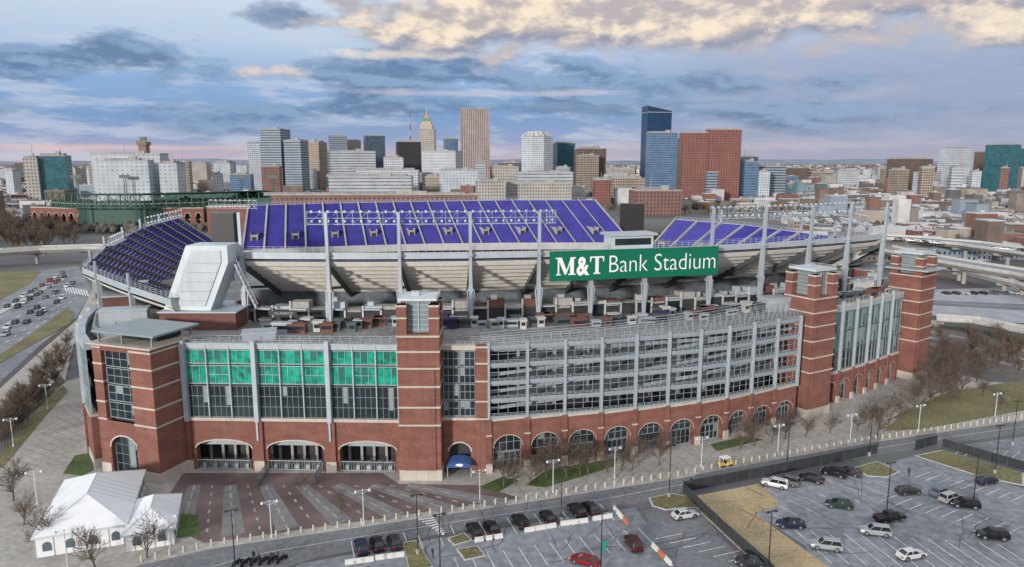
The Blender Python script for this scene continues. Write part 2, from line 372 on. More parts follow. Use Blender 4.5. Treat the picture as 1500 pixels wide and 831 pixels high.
for pts in [[(955,742),(950,730),(985,723),(1010,728),(1030,745),(1000,745),(975,748)],[(1250,686),(1285,676),(1318,692),(1300,700),(1270,698)],[(1340,668),(1380,660),(1500,694),(1500,712),(1440,700)],
   [(590,795),(610,792),(635,832),(600,840)],[(655,790),(680,781),(692,792),(665,800)],[(668,805),(700,800),(712,815),(680,822)],[(1020,745),(1040,745),(1115,815),(1100,820)]]:
    q=[Vector(G(*q)) for q in pts];cc=sum(q,Vector((0,0)))/len(q)
    structure('kerb',[tuple(x) for x in q],.12,concl,.12)
    structure('verge',[tuple(cc+(x-cc)*(1-.35/max(1,(x-cc).length))) for x in q],.14,grassb)
mb=MB()
for i in range(60):
    u=R.uniform(620,1500);v=R.uniform(700,831);p=Vector(G(u,v));a=R.choice([rad(20),rad(110),rad(60)])+R.uniform(-.2,.2)
    for s in range(R.randint(2,5)):
        q=p+Vector((math.cos(a),math.sin(a)))*R.uniform(1.5,4);line(p,q,R.uniform(.06,.13),.054+i*.00002);p=q;a+=R.uniform(-.4,.4)
mk('tar_seams',mb,[mat('tar',(.08,.08,.085),.8)],kind='structure')
mb=MB()
def stalls(u0,v0,u1,v1,n,ang,ln=5):
    a=Vector(G(u0,v0));b=Vector(G(u1,v1));d=Vector((math.cos(rad(ang)),math.sin(rad(ang))))*ln
    for i in range(n+1):
        q=a.lerp(b,i/n);line(q,q+d)
stalls(1120,728,1255,702,8,120);stalls(1120,765,1320,722,9,120);stalls(1290,735,1500,790,9,30);stalls(1190,800,1500,822,12,100);stalls(1190,800,1500,822,12,-80)
stalls(650,800,900,762,12,108,6);stalls(520,822,620,805,5,108,6);stalls(680,850,960,800,12,108,6);stalls(1395,668,1500,672,6,40)
stalls(1340,700,1480,735,8,30);stalls(960,790,1090,830,6,20)
for i in range(8):
    a=G(613+i*5,762+i*3.2);b=G(636+i*2,759+i*3.0);line(a,b,.4,.062)
mid=[lerp(a,b,.5) for a,b in zip(along(UK[1:],60),along(LK[1:],60))]
for i in range(0,60): line(mid[i],mid[i+1],.11,.045)
mk('road_markings',mb,[linep],kind='structure')
# ------------------------------------------------------------------ STADIUM
ST=thing('stadium',(0,200,0),label='large red brick football stadium with purple seats and steel rim',category='stadium')
CX,CY=1.6,252;SV=(.970,.242);TV=(-.242,.970)
def loc(s,t): return (CX+SV[0]*s+TV[0]*t,CY+SV[1]*s+TV[1]*t)
def rimt(s): return -94+14*(s/82)**2
BANDS=(11.0,14.5,18.5,22.0,25.2)
def winobj(parent,fr,a0,a1,z0,z1,glass,nx,ny,o=-.35,fm=steelw,name='window',b=.09,mw=.035):
    m=MB();P=fr.pt
    m.poly([P(a0,o,z0),P(a1,o,z0),P(a1,o,z1),P(a0,o,z1)],0)
    m.fbox(fr,a0,a0+b,o,o+.2,z0,z1,1);m.fbox(fr,a1-b,a1,o,o+.2,z0,z1,1)
    m.fbox(fr,a0+b,a1-b,o,o+.2,z0,z0+b,1);m.fbox(fr,a0+b,a1-b,o,o+.2,z1-b,z1,1)
    for i in range(1,nx):
        x=a0+(a1-a0)*i/nx;m.fbox(fr,x-mw,x+mw,o,o+.12,z0+b,z1-b,1)
    for i in range(1,ny):
        z=z0+(z1-z0)*i/ny;m.fbox(fr,a0+b,a1-b,o,o+.10,z-mw,z+mw,1)
    for q in range(2):
        if R.random()<.4:
            k=R.randrange(nx);x0=a0+b+(a1-a0-2*b)*k/nx;x1=x0+(a1-a0-2*b)/nx-.1;m.fbox(fr,x0,x1,o,o+.01+q*.005,z0+(z1-z0)*R.uniform(.1,.7),z1-b,2)
    return mk(name,m,[glass,fm,steelm if glass!=glassg else mat('green_blind',(.015,.15,.12),.3,var=.2)],parent)
def tower_left():
    m=MB();fr=Fr((-79.8,132.0),(-65.7,127));W_=fr.L;e1=W_-5.2
    m.fbox(fr,0,2.2,-9,0,2.2,26,0);m.fbox(fr,e1,W_,-9,.6,2.2,26,0)
    m.fbox(fr,-.1,2.3,-9,.15,0,2.2,1);m.fbox(fr,e1-.1,W_+.15,-9.1,.75,0,2.2,1)
    m.arch(fr,2.2,e1,0,11,e1-3.0,5.6,2.5,1.2,0,1)
    m.fbox(fr,2.2,e1,-9,-1.3,0,25.8,2)
    m.fbox(fr,2.2,e1,-1.3,-.1,24.8,26,0)
    for z in BANDS:
        m.fbox(fr,-.06,2.26,-9.05,.08,z,z+.34,1);m.fbox(fr,e1-.06,W_+.06,-9.06,.68,z,z+.34,1)
    m.fbox(fr,-.3,W_+.3,-9.3,.9,26,26.3,1)
    o=mk('brick_tower',m,[brick,stone,dark],ST)
    for i in range(4): winobj(o,fr,2.4,e1-.2,11.4+i*3.4,14.5+i*3.4,glassd,4,2,-.9,steel)
    winobj(o,fr,2.8,e1-.6,.2,7.9,glassd,4,4,-1.0,steelm)
    c=MB();c.fbox(fr,.8,W_+.8,-11,.4,28.3,28.65,0)
    for a in (1.2,7,W_-.8):
        for b in (-.5,-10): c.fbox(fr,a,a+.3,b-.3,b,26.3,28.3,0)
    mk('canopy_roof',c,[steelm],ST)
    c=MB();c.fbox(fr,3,12,-10,-4,26.3,28.0,0);mk('penthouse_wall',c,[glassd],ST)
tower_left()
def tower(cx,cy,ang,w,zs,zt,canopy=False):
    a=rad(ang);d=(math.cos(a),math.sin(a))
    p0=(cx-d[0]*w/2,cy-d[1]*w/2);p1=(cx+d[0]*w/2,cy+d[1]*w/2);fr=Fr(p0,p1);fr.p=fr.p+fr.n*w/2
    m=MB();m.fbox(fr,0,w,-w,0,2.2,zs,0);m.fbox(fr,-.15,w+.15,-w-.15,.15,0,2.2,1)
    m.fbox(fr,w*.12,w*.88,0.0,.25,2.2,zs-6,0)
    for z in BANDS+(zs-.5,):
        m.fbox(fr,-.08,w+.08,-w-.08,.31,z,z+.32,1)
    e=w*.24;zp=zt-1.7
    for x in (0,w-e):
        for y in (-e,-w): m.fbox(fr,x,x+e,y,y+e,zs,zp,0)
    for x in (-.06,w-e-.02):
        for y in (-e-.02,-w-.06): m.fbox(fr,x,x+e+.08,y,y+e+.08,zp-.4,zp,1);m.fbox(fr,x,x+e+.08,y,y+e+.08,zp-2.6,zp-2.3,1)
    o=mk('brick_tower',m,[brick,stone],ST)
    l=MB();l.fbox(fr,e*.9,w-e*.9,-w+e*.9,-e*.9,zs,zt-1.0,1)
    for x in (e*.9,w-e*.9-.2,w/2-.1): l.fbox(fr,x,x+.2,-e*.9,-e*.9+.2,zs,zt-1.0,0)
    for k in range(6):
        z=zs+.5+k*(zt-1.6-zs)/6;l.fbox(fr,e*.9+.2,w-e*.9-.2,-e*.9,-e*.9+.08,z,z+.12,0)
        l.fbox(fr,e*.9-.08,e*.9,-w+e,-e,z,z+.12,0)
    l.fbox(fr,.35,w-.35,-w+.35,-.35,zt-1.0,zt-.55,2)
    for q in (0,1):
        for x in (.35,w-.45): l.fbox(fr,x,x+.1,-w+.35,-.35,zt-.1-q*.3,zt-.04-q*.3,2)
        l.fbox(fr,.35,w-.35,-.45,-.35,zt-.1-q*.3,zt-.04-q*.3,2)
    l.fbox(fr,w*.3,w*.5,-w*.6,-w*.4,zt-.55,zt+.2,0)
    mk('lantern',l,[steel,mat('louvre',(.20,.25,.26),.4,.1,var=.2),steelw],o)
    if canopy:
        c=MB();c.fbox(fr,-1.5,w+1.5,-w-1,2,zs+1.2,zs+1.6,0);mk('canopy_roof',c,[steel],ST)
    return o
tower(-17.3,132.0,0,7.8,28.6,35.8)
tower(70.8,167,30,8.2,29,36)
tower(111.5,197,37,8.5,29.5,36,True)
def sectionA():
    fr=Fr((-63.5,133.2),(-21,131.8));Lw=fr.L;n=3;bw=Lw/n
    m=MB()
    for i in range(n):
        m.arch(fr,i*bw+.0,(i+1)*bw,0,10.2,bw-3.2,4.6,1.6,1.6,0,1)
        m.fbox(fr,i*bw-.9 if i else 0,i*bw+.9,0,.5,0,10.2,0)
        m.fbox(fr,i*bw-1.0 if i else 0,i*bw+1.0,.0,.62,0,2.2,1)
        m.fbox(fr,i*bw+1.6,i*bw+bw-1.6,-2.2,-1.8,4.6,6.3,3)
        for q in range(5): m.fbox(fr,i*bw+2+q*2.5,i*bw+2.5+q*2.5,-5.0,-4.6,0,4.4,4)
    m.fbox(fr,0,Lw,-1.6,.12,10.2,10.8,1)
    m.fbox(fr,0,Lw,-1.2,.05,24.6,25.6,3);m.fbox(fr,0,Lw,-.2,.2,25.6,25.75,3)
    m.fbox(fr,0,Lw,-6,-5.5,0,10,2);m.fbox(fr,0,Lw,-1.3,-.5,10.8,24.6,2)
    m.fbox(fr,0,Lw,-6,.0,-.0,.16,4)
    o=mk('facade_wall',m,[brick,stone,dark,steelf,conc],ST)
    for i in range(n):
        c0=i*bw+.35
        for k in range(3):
            wd=(bw-.9)/3;a=c0+k*wd+.1
            winobj(o,fr,a,a+wd-.2,21.6,24.4,glassg,3,1,b=.11,fm=steel);winobj(o,fr,a,a+wd-.2,17.6,21.3,glassg,3,2 if (i+k)%2 else 1,b=.11,fm=steel)
            winobj(o,fr,a,a+wd-.2,10.9,17.2,glassd,4,3,fm=steelm,b=.06)
        for k in range(1,3):
            c=MB();a=c0+k*(bw-.9)/3;c.fbox(fr,a-.10,a+.10,-.3,.15,10.8,25.4,0);mk('mullion_post',c,[steel],o)
    for i in range(n+1):
        c=MB();a=min(max(i*bw,.4),Lw-.4);c.fbox(fr,a-.42,a+.42,-.4,.75,10.2,26.3,0)
        if 0<i<n: c.fbox(fr,a-.18,a+.18,.55,.75,6.5,10.2,0)
        mk('column',c,[steel],o)
    for i in range(n):
        g=MB();a0=i*bw+1.8;a1=(i+1)*bw-1.8;k=a0
        while k<a1: g.fbox(fr,k,k+.05,.3,.35,.12,2.3,0);k+=.5
        g.fbox(fr,a0,a1,.3,.37,2.2,2.32,0);g.fbox(fr,a0,a1,.3,.37,.4,.5,0)
        mk('gate',g,[steel],o)
        for q in range(5):
            g=MB();x=a0+(a1-a0)*(q+.5)/5;g.fbox(fr,x-.35,x+.35,-1.2,-.3,.12,1.2,0);g.fbox(fr,x+.35,x+.5,-1.0,-.5,.12,2.2,1);mk('turnstile',g,[steel,steeld],o)
sectionA()
def glassbay():
    fr=Fr((-13.3,131.6),(-4.5,131.6));m=MB()
    m.arch(fr,0,fr.L-2.4,0,11,4.2,4.4,1.8,1.5,0,1);m.fbox(fr,fr.L-2.4,fr.L,-2,.35,0,25.6,0)
    for z in BANDS: m.fbox(fr,fr.L-2.45,fr.L+.05,-2,.42,z,z+.32,1)
    m.fbox(fr,0,fr.L-2.4,-1.4,0,24.7,25.6,1);m.fbox(fr,0,fr.L-2.4,-3,-1.5,0,24.7,2);m.fbox(fr,0,fr.L-2.4,-1.5,.08,10.8,11.3,1)
    o=mk('facade_wall',m,[brick,stone,dark],ST)
    for i in range(2):
        for k in range(4): winobj(o,fr,.1+i*3.15,3.1+i*3.15,11.4+k*3.3,14.5+k*3.3,glassd,3,2,-.8,steel)
    a=MB()
    N=8;pr=None
    for i in range(N+1):
        t=math.pi*i/N;x=3.2-2.4*math.cos(t);z=2.9+.9*math.sin(t)
        if pr: a.poly([fr.pt(pr[0],.1,pr[1]),fr.pt(x,.1,z),fr.pt(x,2.3,z-.6),fr.pt(pr[0],2.3,pr[1]-.6)],0)
        if pr: a.poly([fr.pt(pr[0],2.3,pr[1]-.6),fr.pt(x,2.3,z-.6),fr.pt(x,2.3,2.1),fr.pt(pr[0],2.3,2.1)],0)
        pr=(x,z)
    a.fbox(fr,.9,1.0,2.1,2.2,.1,2.4,1);a.fbox(fr,5.4,5.5,2.1,2.2,.1,2.4,1)
    mk('awning',a,[mat('blue_fabric',(.03,.08,.24),.7,var=.1),steelw],o)
    e=MB();e.poly([fr.pt(2.4,2.33,2.5),fr.pt(3.7,2.33,2.35),fr.pt(4.0,2.33,2.75),fr.pt(3.4,2.33,2.95),fr.pt(2.7,2.33,2.85)],0);mk('awning_emblem',e,[white],o)
glassbay()
PB=[(-4.5,131.6),(20,138.3),(43.5,147.3),(66.5,161)]
def sectionB():
    n=10;pts=along(PB,n);m=MB();wins=[]
    for i in range(n):
        fr=Fr(pts[i],pts[i+1]);zb=11-2.4*i/n;Lw=fr.L;top=zb-3.6
        m.arch(fr,0,Lw,0,zb-.5,Lw-1.9,top-2.4,2.4,1.4,0,1,.16)
        m.fbox(fr,0,Lw,-1.4,.12,zb-.5,zb,1);m.fbox(fr,-.5,.5,0,.35,0,zb,0);m.fbox(fr,-.62,.62,0,.5,0,2.0,1)
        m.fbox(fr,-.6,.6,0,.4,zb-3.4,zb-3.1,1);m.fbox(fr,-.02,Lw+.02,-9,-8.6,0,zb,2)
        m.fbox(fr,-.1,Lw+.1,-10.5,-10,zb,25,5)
        m.fbox(fr,-.02,Lw+.02,-9,-1,-.0,.15,4)
        wins.append((fr,1.0,Lw-1.0,top))
    wall=mk('facade_wall',m,[brick,stone,dark,steelw,conc,midk,brickd],ST)
    for i,(fr,a,b,tp) in enumerate(wins):
        winobj(wall,fr,a,b,3.7,tp,glassd,4,2,-1.2,steel)
        if i%3==1:
            g=MB();k=a
            while k<b: g.fbox(fr,k,k+.05,-1.2,-1.15,.15,3.5);k+=.45
            g.fbox(fr,a,b,-1.2,-1.12,2.0,2.1);mk('gate',g,[steelm],wall)
        else: winobj(wall,fr,a,b,.16,3.5,glassd,5,2,-1.3,steel,'storefront')
    levels=4
    for lv in range(levels+1):
        s=MB();r=MB()
        for i in range(n):
            fr=Fr(pts[i],pts[i+1]);Lw=fr.L
            zb=11-2.4*i/n;zc=11-2.4*(i+1)/n
            za=zb+(25.0-1.0*i/n-zb)*lv/levels;ze=zc+(25.0-1.0*(i+1)/n-zc)*lv/levels
            P=fr.pt
            if lv: s.hexa([P(0,-.3,za-.5),P(Lw,-.3,ze-.5),P(Lw,-10,ze-.5),P(0,-10,za-.5),P(0,-.3,za-.1),P(Lw,-.3,ze-.1),P(Lw,-10,ze-.1),P(0,-10,za-.1)],0)
            r.hexa([P(0,.0,za-.1),P(Lw,.0,ze-.1),P(Lw,.06,ze-.1),P(0,.06,za-.1),P(0,.0,za+.55),P(Lw,.0,ze+.55),P(Lw,.06,ze+.55),P(0,.06,za+.55)],0)
            for q in (.8,1.08): r.beam(P(0,.05,za+q),P(Lw,.05,ze+q),.05,.06,1)
            if lv<levels: r.beam(P(0,.05,za+2.3),P(Lw,.05,ze+2.3),.05,.06,1)
            for q in range(7):
                x=Lw*q/7;z=za+(ze-za)*q/7;r.fbox(fr,x,x+.05,.0,.08,z,z+1.1,1)
            if lv<levels:
                for q in (1,2,3):
                    x=Lw*q/4;z=za+(ze-za)*q/4;r.fbox(fr,x-.03,x+.03,.0,.08,z+1.1,z+3.3,1)
        if lv: mk('ramp_slab',s,[coolc],wall)
        mk('railing',r,[mat('perforated_panel',(.30,.345,.375),.6,.1,var=.12),steel],wall)
    for i in range(n+1):
        j=min(i,n-1);fr=Fr(pts[j],pts[j+1]);a=0 if i<n else fr.L
        zb=11-2.4*i/n;c=MB();c.fbox(fr,a-.22,a+.22,-.4,.35,zb-.3,26.0-1.0*i/n,0);mk('column',c,[steel],wall)
        c=MB();c.fbox(fr,a-.3,a+.3,-7,-6.4,zb,24.6,0);mk('column',c,[coolc],wall)
    for (z0,z1) in ((12.2,16.2),(15.6,19.6),(19,23.2),(24.0,21.5)):
        r=MB()
        for i in range(n):
            fr=Fr(pts[i],pts[i+1]);za=z0+(z1-z0)*i/n;ze=z0+(z1-z0)*(i+1)/n;P=fr.pt
            r.hexa([P(0,-2.2,za-.3),P(fr.L,-2.2,ze-.3),P(fr.L,-2.4,ze-.3),P(0,-2.4,za-.3),P(0,-2.2,za+.4),P(fr.L,-2.2,ze+.4),P(fr.L,-2.4,ze+.4),P(0,-2.4,za+.4)],0)
        mk('ramp_parapet',r,[coolc],wall)
    r=MB()
    for i in range(n):
        fr=Fr(pts[i],pts[i+1]);za=25.4+1.6*i/n;ze=25.4+1.6*(i+1)/n;P=fr.pt
        for q in (.5,1.0): r.beam(P(0,-3,za+q),P(fr.L,-3,ze+q),.06,.08,0)
        for q in range(4): r.fbox(fr,fr.L*q/4,fr.L*q/4+.06,-3.05,-2.95,24.9,za+1.0,0)
        r.beam(P(0,-7,za+1.0),P(fr.L,-7,ze+1.0),.06,.08,0);r.beam(P(0,-7,za+.4),P(fr.L,-7,ze+.4),.06,.08,0)
    mk('railing',r,[steel],wall)
sectionB()
def sectionC():
    pts=along([(76.5,169.5),(90,178.5),(106.5,191.5)],6);m=MB();fs=[]
    for i in range(6):
        fr=Fr(pts[i],pts[i+1]);fs.append(fr);Lw=fr.L
        m.arch(fr,0,Lw,0,7.8,Lw-2.0,4.0,1.8,1.4,0,1,.15);m.fbox(fr,-.5,.5,0,.35,0,8.4,0);m.fbox(fr,-.02,Lw+.02,-1.4,.14,7.8,8.4,1)
        m.fbox(fr,0,Lw,-1.4,0,23.4,24.6,3);m.fbox(fr,-.02,Lw+.02,-1.4,.1,24.6,25,1);m.fbox(fr,0,Lw,-3,-1.5,0,23.4,2)
        m.fbox(fr,-.6,.6,0,.45,0,1.8,1)
    o=mk('facade_wall',m,[brick,stone,dark,steel,brickd],ST)
    for fr in fs:
        Lw=fr.L
        winobj(o,fr,1.1,Lw-1.1,.16,5.6,glassd,3,3,-1.3,steelm,'storefront')
        for k in range(2):
            a=.2+k*(Lw-.2)/2
            for q in range(3): winobj(o,fr,a,a+(Lw-.6)/2,8.6+q*4.95,13.3+q*4.95,glassp if q else glassd,2,2,b=.07,fm=steelm)
        c=MB();c.fbox(fr,-.18,.18,-.3,.4,8.4,26,0);mk('column',c,[steel],o)
sectionC()
def sectionD():
    pts=along([(-112,252),(-110,215),(-105,185),(-98,160),(-90,144),(-82.5,134)],14);m=MB();fs=[]
    for i in range(14):
        fr=Fr(pts[i],pts[i+1]);fs.append(fr);Lw=fr.L
        m.fbox(fr,0,Lw,-1.4,0,0,10.5,0);m.fbox(fr,-.02,Lw+.02,-1.4,.14,10.5,11,1);m.fbox(fr,-.02,Lw+.02,-1.4,.2,0,1.8,1)
        m.fbox(fr,0,Lw,-3,-1.5,10,24,2);m.fbox(fr,0,Lw,-1.4,.05,24,25.5,3);m.fbox(fr,-.6,.6,0,.4,0,11,0)
    o=mk('facade_wall',m,[brick,stone,dark,steel],ST)
    for fr in fs:
        for q in range(3): winobj(o,fr,.3,fr.L-.1,11.2+q*4.3,15.3+q*4.3,glassp,3,2,fm=steel)
        c=MB();c.fbox(fr,-.2,.2,-.3,.4,11,26,0);mk('column',c,[steelw],o)
sectionD()
mb=MB();back=[(-112,252),(-116,300),(-110,340),(-60,368),(20,378),(80,365),(118,320),(126,260),(117,203)]
for i in range(len(back)-1):
    fr=Fr(back[i],back[i+1]);mb.fbox(fr,0,fr.L,0,1.2,0,24,0);mb.fbox(fr,0,fr.L,1.2,1.4,10,10.6,1)
mk('outer_wall',mb,[brick,stone],ST)
OUT=[(-110,252),(-108,215),(-103.5,186),(-96,161),(-88,146),(-79,137),(-64,133.6),(-21,132.4),(-12,132.6),(-4.5,132.4),(20,139.2),(43.5,148.2),(66.5,162),(76,170.4),(90,179.3),(106,192.5),(116,210),(123,255)]
mb=MB()
INN=[]
for p in OUT:
    d=Vector((CX,CY+5))-Vector(p);d.normalize();q=Vector(p)+d*44;INN.append((q.x,q.y))
for i in range(len(OUT)-1):
    a,b,c,d=OUT[i],OUT[i+1],INN[i+1],INN[i]
    mb.prism([a,b,c,d],24.2,24.9,0)
mk('concourse_floor',mb,[mat('deck_concrete',(.21,.21,.205),.9,var=.4,scale=.12,fine=1)],ST)
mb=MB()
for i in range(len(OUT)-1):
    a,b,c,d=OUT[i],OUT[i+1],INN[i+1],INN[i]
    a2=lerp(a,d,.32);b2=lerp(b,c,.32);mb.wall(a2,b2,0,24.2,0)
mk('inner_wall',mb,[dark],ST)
mb=MB()
for i in range(len(OUT)-1):
    a,b=OUT[i],OUT[i+1];fr=Fr(a,b)
    for q in (.5,.85,1.2): mb.beam(fr.pt(0,-.5,24.9+q),fr.pt(fr.L,-.5,24.9+q),.06,.06)
    k=0
    while k<fr.L: mb.fbox(fr,k,k+.07,-.54,-.46,24.9,26.1);k+=1.5
    for q in (.6,1.1): mb.beam(fr.pt(0,-4.5,24.9+q),fr.pt(fr.L,-4.5,24.9+q),.06,.06)
    k=0
    while k<fr.L: mb.fbox(fr,k,k+.07,-4.54,-4.46,24.9,26.0);k+=2
mk('railing',mb,[steel],ST)
conw=MB();con2=MB();con3=MB();N=44
ss=[-84+170*i/N for i in range(N+1)]
for i in range(N):
    a=loc(ss[i],rimt(ss[i])+1.2);b=loc(ss[i+1],rimt(ss[i+1])+1.2);fr=Fr(a,b)
    hh=R.choice([28.4,28.4,29.4,27.8])
    conw.fbox(fr,0,fr.L,-3,0,24.9,hh,R.choice([0,1,3,0]))
    conw.fbox(fr,.2,fr.L-.2,0,.12,25.0,27.7,2 if i%5 else 4)
    if i%2: conw.fbox(fr,.1,fr.L-.1,0,1.3,27.8,28.1,3)
    if i%3==0: conw.fbox(fr,.5,fr.L-.5,.12,.2,27.2,27.6,0)
    conw.fbox(fr,-.2,.2,0,.4,24.9,hh+.2,5)
    if R.random()<.5: conw.fbox(fr,.8,2.2,-2.4,-1,hh,hh+R.uniform(.6,1.4),R.choice([0,3,5]))
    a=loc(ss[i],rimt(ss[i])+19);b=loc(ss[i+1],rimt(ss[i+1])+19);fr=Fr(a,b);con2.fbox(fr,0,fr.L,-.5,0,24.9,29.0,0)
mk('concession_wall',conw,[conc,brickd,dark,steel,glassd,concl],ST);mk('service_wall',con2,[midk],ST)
def stand(rim,inner,rows,m,under=True):
    rim=along(rim,m);inner=along(inner,m)
    s=MB();u=MB()
    for i in range(m):
        for r in range(rows):
            t0=r/rows;t1=(r+1)/rows
            A=lerp(inner[i],rim[i],t0);B=lerp(inner[i+1],rim[i+1],t0);C=lerp(inner[i+1],rim[i+1],t1);D=lerp(inner[i],rim[i],t1)
            zA,zB=A[2],B[2];zD,zC=D[2],C[2]
            Am=lerp(A,D,.55);Bm=lerp(B,C,.55)
            s.poly([(A[0],A[1],zA),(B[0],B[1],zB),(Bm[0],Bm[1],zB+.02),(Am[0],Am[1],zA+.02)],1)
            s.poly([(Am[0],Am[1],zA+.14),(Bm[0],Bm[1],zB+.14),(Bm[0],Bm[1],zC+.30),(Am[0],Am[1],zD+.30)],0)
            s.poly([(Am[0],Am[1],zD+.30),(Bm[0],Bm[1],zC+.30),(C[0],C[1],zC),(D[0],D[1],zD)],0)
        if under:
            nu=11
            for r in range(nu):
                t0=r/nu;t1=(r+1)/nu
                A=lerp(inner[i],rim[i],t0);B=lerp(inner[i+1],rim[i+1],t0);C=lerp(inner[i+1],rim[i+1],t1);D=lerp(inner[i],rim[i],t1)
                Ax=lerp(A,D,.6);Bx=lerp(B,C,.6);zj=.14
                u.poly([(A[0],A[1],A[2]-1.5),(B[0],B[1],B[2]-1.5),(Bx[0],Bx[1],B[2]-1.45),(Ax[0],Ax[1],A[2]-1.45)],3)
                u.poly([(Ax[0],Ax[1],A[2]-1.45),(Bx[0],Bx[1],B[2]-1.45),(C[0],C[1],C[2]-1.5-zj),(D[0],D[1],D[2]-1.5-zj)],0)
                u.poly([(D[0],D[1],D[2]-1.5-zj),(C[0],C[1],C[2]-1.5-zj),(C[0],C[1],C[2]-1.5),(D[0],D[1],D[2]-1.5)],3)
        a,b=rim[i],rim[i+1]
        dx=Vector((b[0]-a[0],b[1]-a[1])).normalized();nn=Vector((dx.y,-dx.x))*.3
        if (Vector(a[:2])-Vector(inner[i][:2])).dot(nn)<0: nn=-nn
        z0,z1=-.9,.5
        u.hexa([(a[0]+nn.x,a[1]+nn.y,a[2]+z0),(b[0]+nn.x,b[1]+nn.y,b[2]+z0),(b[0],b[1],b[2]+z0),(a[0],a[1],a[2]+z0),
                (a[0]+nn.x,a[1]+nn.y,a[2]+z1),(b[0]+nn.x,b[1]+nn.y,b[2]+z1),(b[0],b[1],b[2]+z1),(a[0],a[1],a[2]+z1)],1)
        for q in (.9,1.3,1.7): u.beam((a[0],a[1],a[2]+q),(b[0],b[1],b[2]+q),.06,.06,1)
        for q in range(4):
            c=lerp(a,b,q/4);u.beam((c[0],c[1],c[2]+.4),(c[0],c[1],c[2]+1.7),.07,.07,1)
        a,b=inner[i],inner[i+1]
        u.poly([(a[0],a[1],a[2]-2.2),(b[0],b[1],b[2]-2.2),(b[0],b[1],b[2]+.9),(a[0],a[1],a[2]+.9)],2)
    for e,(I,Rr) in enumerate(((inner[0],rim[0]),(inner[-1],rim[-1]))):
        u.poly([(I[0],I[1],I[2]-1.6),(Rr[0],Rr[1],Rr[2]-1.6),(Rr[0],Rr[1],Rr[2]+1),(I[0],I[1],I[2]+1)],2)
    o=mk('upper_deck',u,[beige,steel,concl,beiged],ST)
    mk('seating',s,[seat,mat('stair_tread_concrete',(.26,.26,.27),.9,var=.2)],o)
    return o,rim,inner
def aisles(o,rim,inner,m,every=2):
    for i in range(0,m+1):
        A=inner[i];D=rim[i];dx=Vector((D[0]-A[0],D[1]-A[1])).normalized();n=Vector((-dx.y,dx.x))*.36
        a=MB();a.poly([(A[0]-n.x,A[1]-n.y,A[2]+.95),(A[0]+n.x,A[1]+n.y,A[2]+.95),(D[0]+n.x,D[1]+n.y,D[2]+.95),(D[0]-n.x,D[1]-n.y,D[2]+.95)])
        a.poly([(A[0]-n.x,A[1]-n.y,A[2]+.95),(D[0]-n.x,D[1]-n.y,D[2]+.95),(D[0]-n.x,D[1]-n.y,D[2]-.3),(A[0]-n.x,A[1]-n.y,A[2]-.3)])
        mk('aisle',a,[conc],o)
        if i<m and i%every==0:
            n=n*1.35
            q=lerp(inner[i],rim[i],.26);q2=lerp(inner[i+1],rim[i+1],.26);c=lerp(q,q2,.5)
            fr=Fr((c[0]-n.x*3,c[1]-n.y*3),(c[0]+n.x*3,c[1]+n.y*3));fr.n=Vector((-dx.x,-dx.y))
            b=MB();b.fbox(fr,0,fr.L,-3.0,1.2,c[2]-2.0,c[2]+1.7,0);b.fbox(fr,.5,fr.L-.5,1.2,1.25,c[2]-1.2,c[2]+1.0,1)
            for x in (-.1,fr.L): b.fbox(fr,x,x+.1,-4.5,1.4,c[2]+1.7,c[2]+2.5,0)
            mk('stair_portal',b,[conc,dark],o)
SL=[-82+164*i/24 for i in range(25)]
near_rim=[(*loc(s,rimt(s)),40) for s in SL];near_in=[(*loc(s*.93,rimt(s)+26),26.5) for s in SL]
stand(near_rim,near_in,16,24)
fr_r=[(-118,322,40),(-80,337,40.3),(-40,345,40.6),(0,349,41),(40,349,41)]
fr_i=[(-111,293,23),(-75,307,23),(-38,316,23),(0,320,23),(54,321,23)]
o,a,b=stand(fr_r,fr_i,28,20,under=False);aisles(o,a,b,20,2)
rr_=[(73,320,34),(100,301,33),(112,271,32.5),(117,240,34),(112,215,36.5),(102,196,39)]
ri_=[(56,300,21),(80,284,21),(88,265,21),(93,240,21),(90,222,23),(84,206,24)]
o,a,b=stand(rr_,ri_,20,14);aisles(o,a,b,14)
lr=[(-71,147,31.0),(-88,159,32.5),(-104,172,34.0),(-113,200,36.5),(-119,232,38.5),(-122,262,39)]
li=[(-61,168,21),(-76,182,21),(-87,196,21.5),(-93,222,22),(-96,244,22),(-97,262,22)]
o,a,b=stand(lr,li,28,16);aisles(o,a,b,16)
FS=[-82,-64,-49,-34,-19,-7,6,23,38,53,67,82]
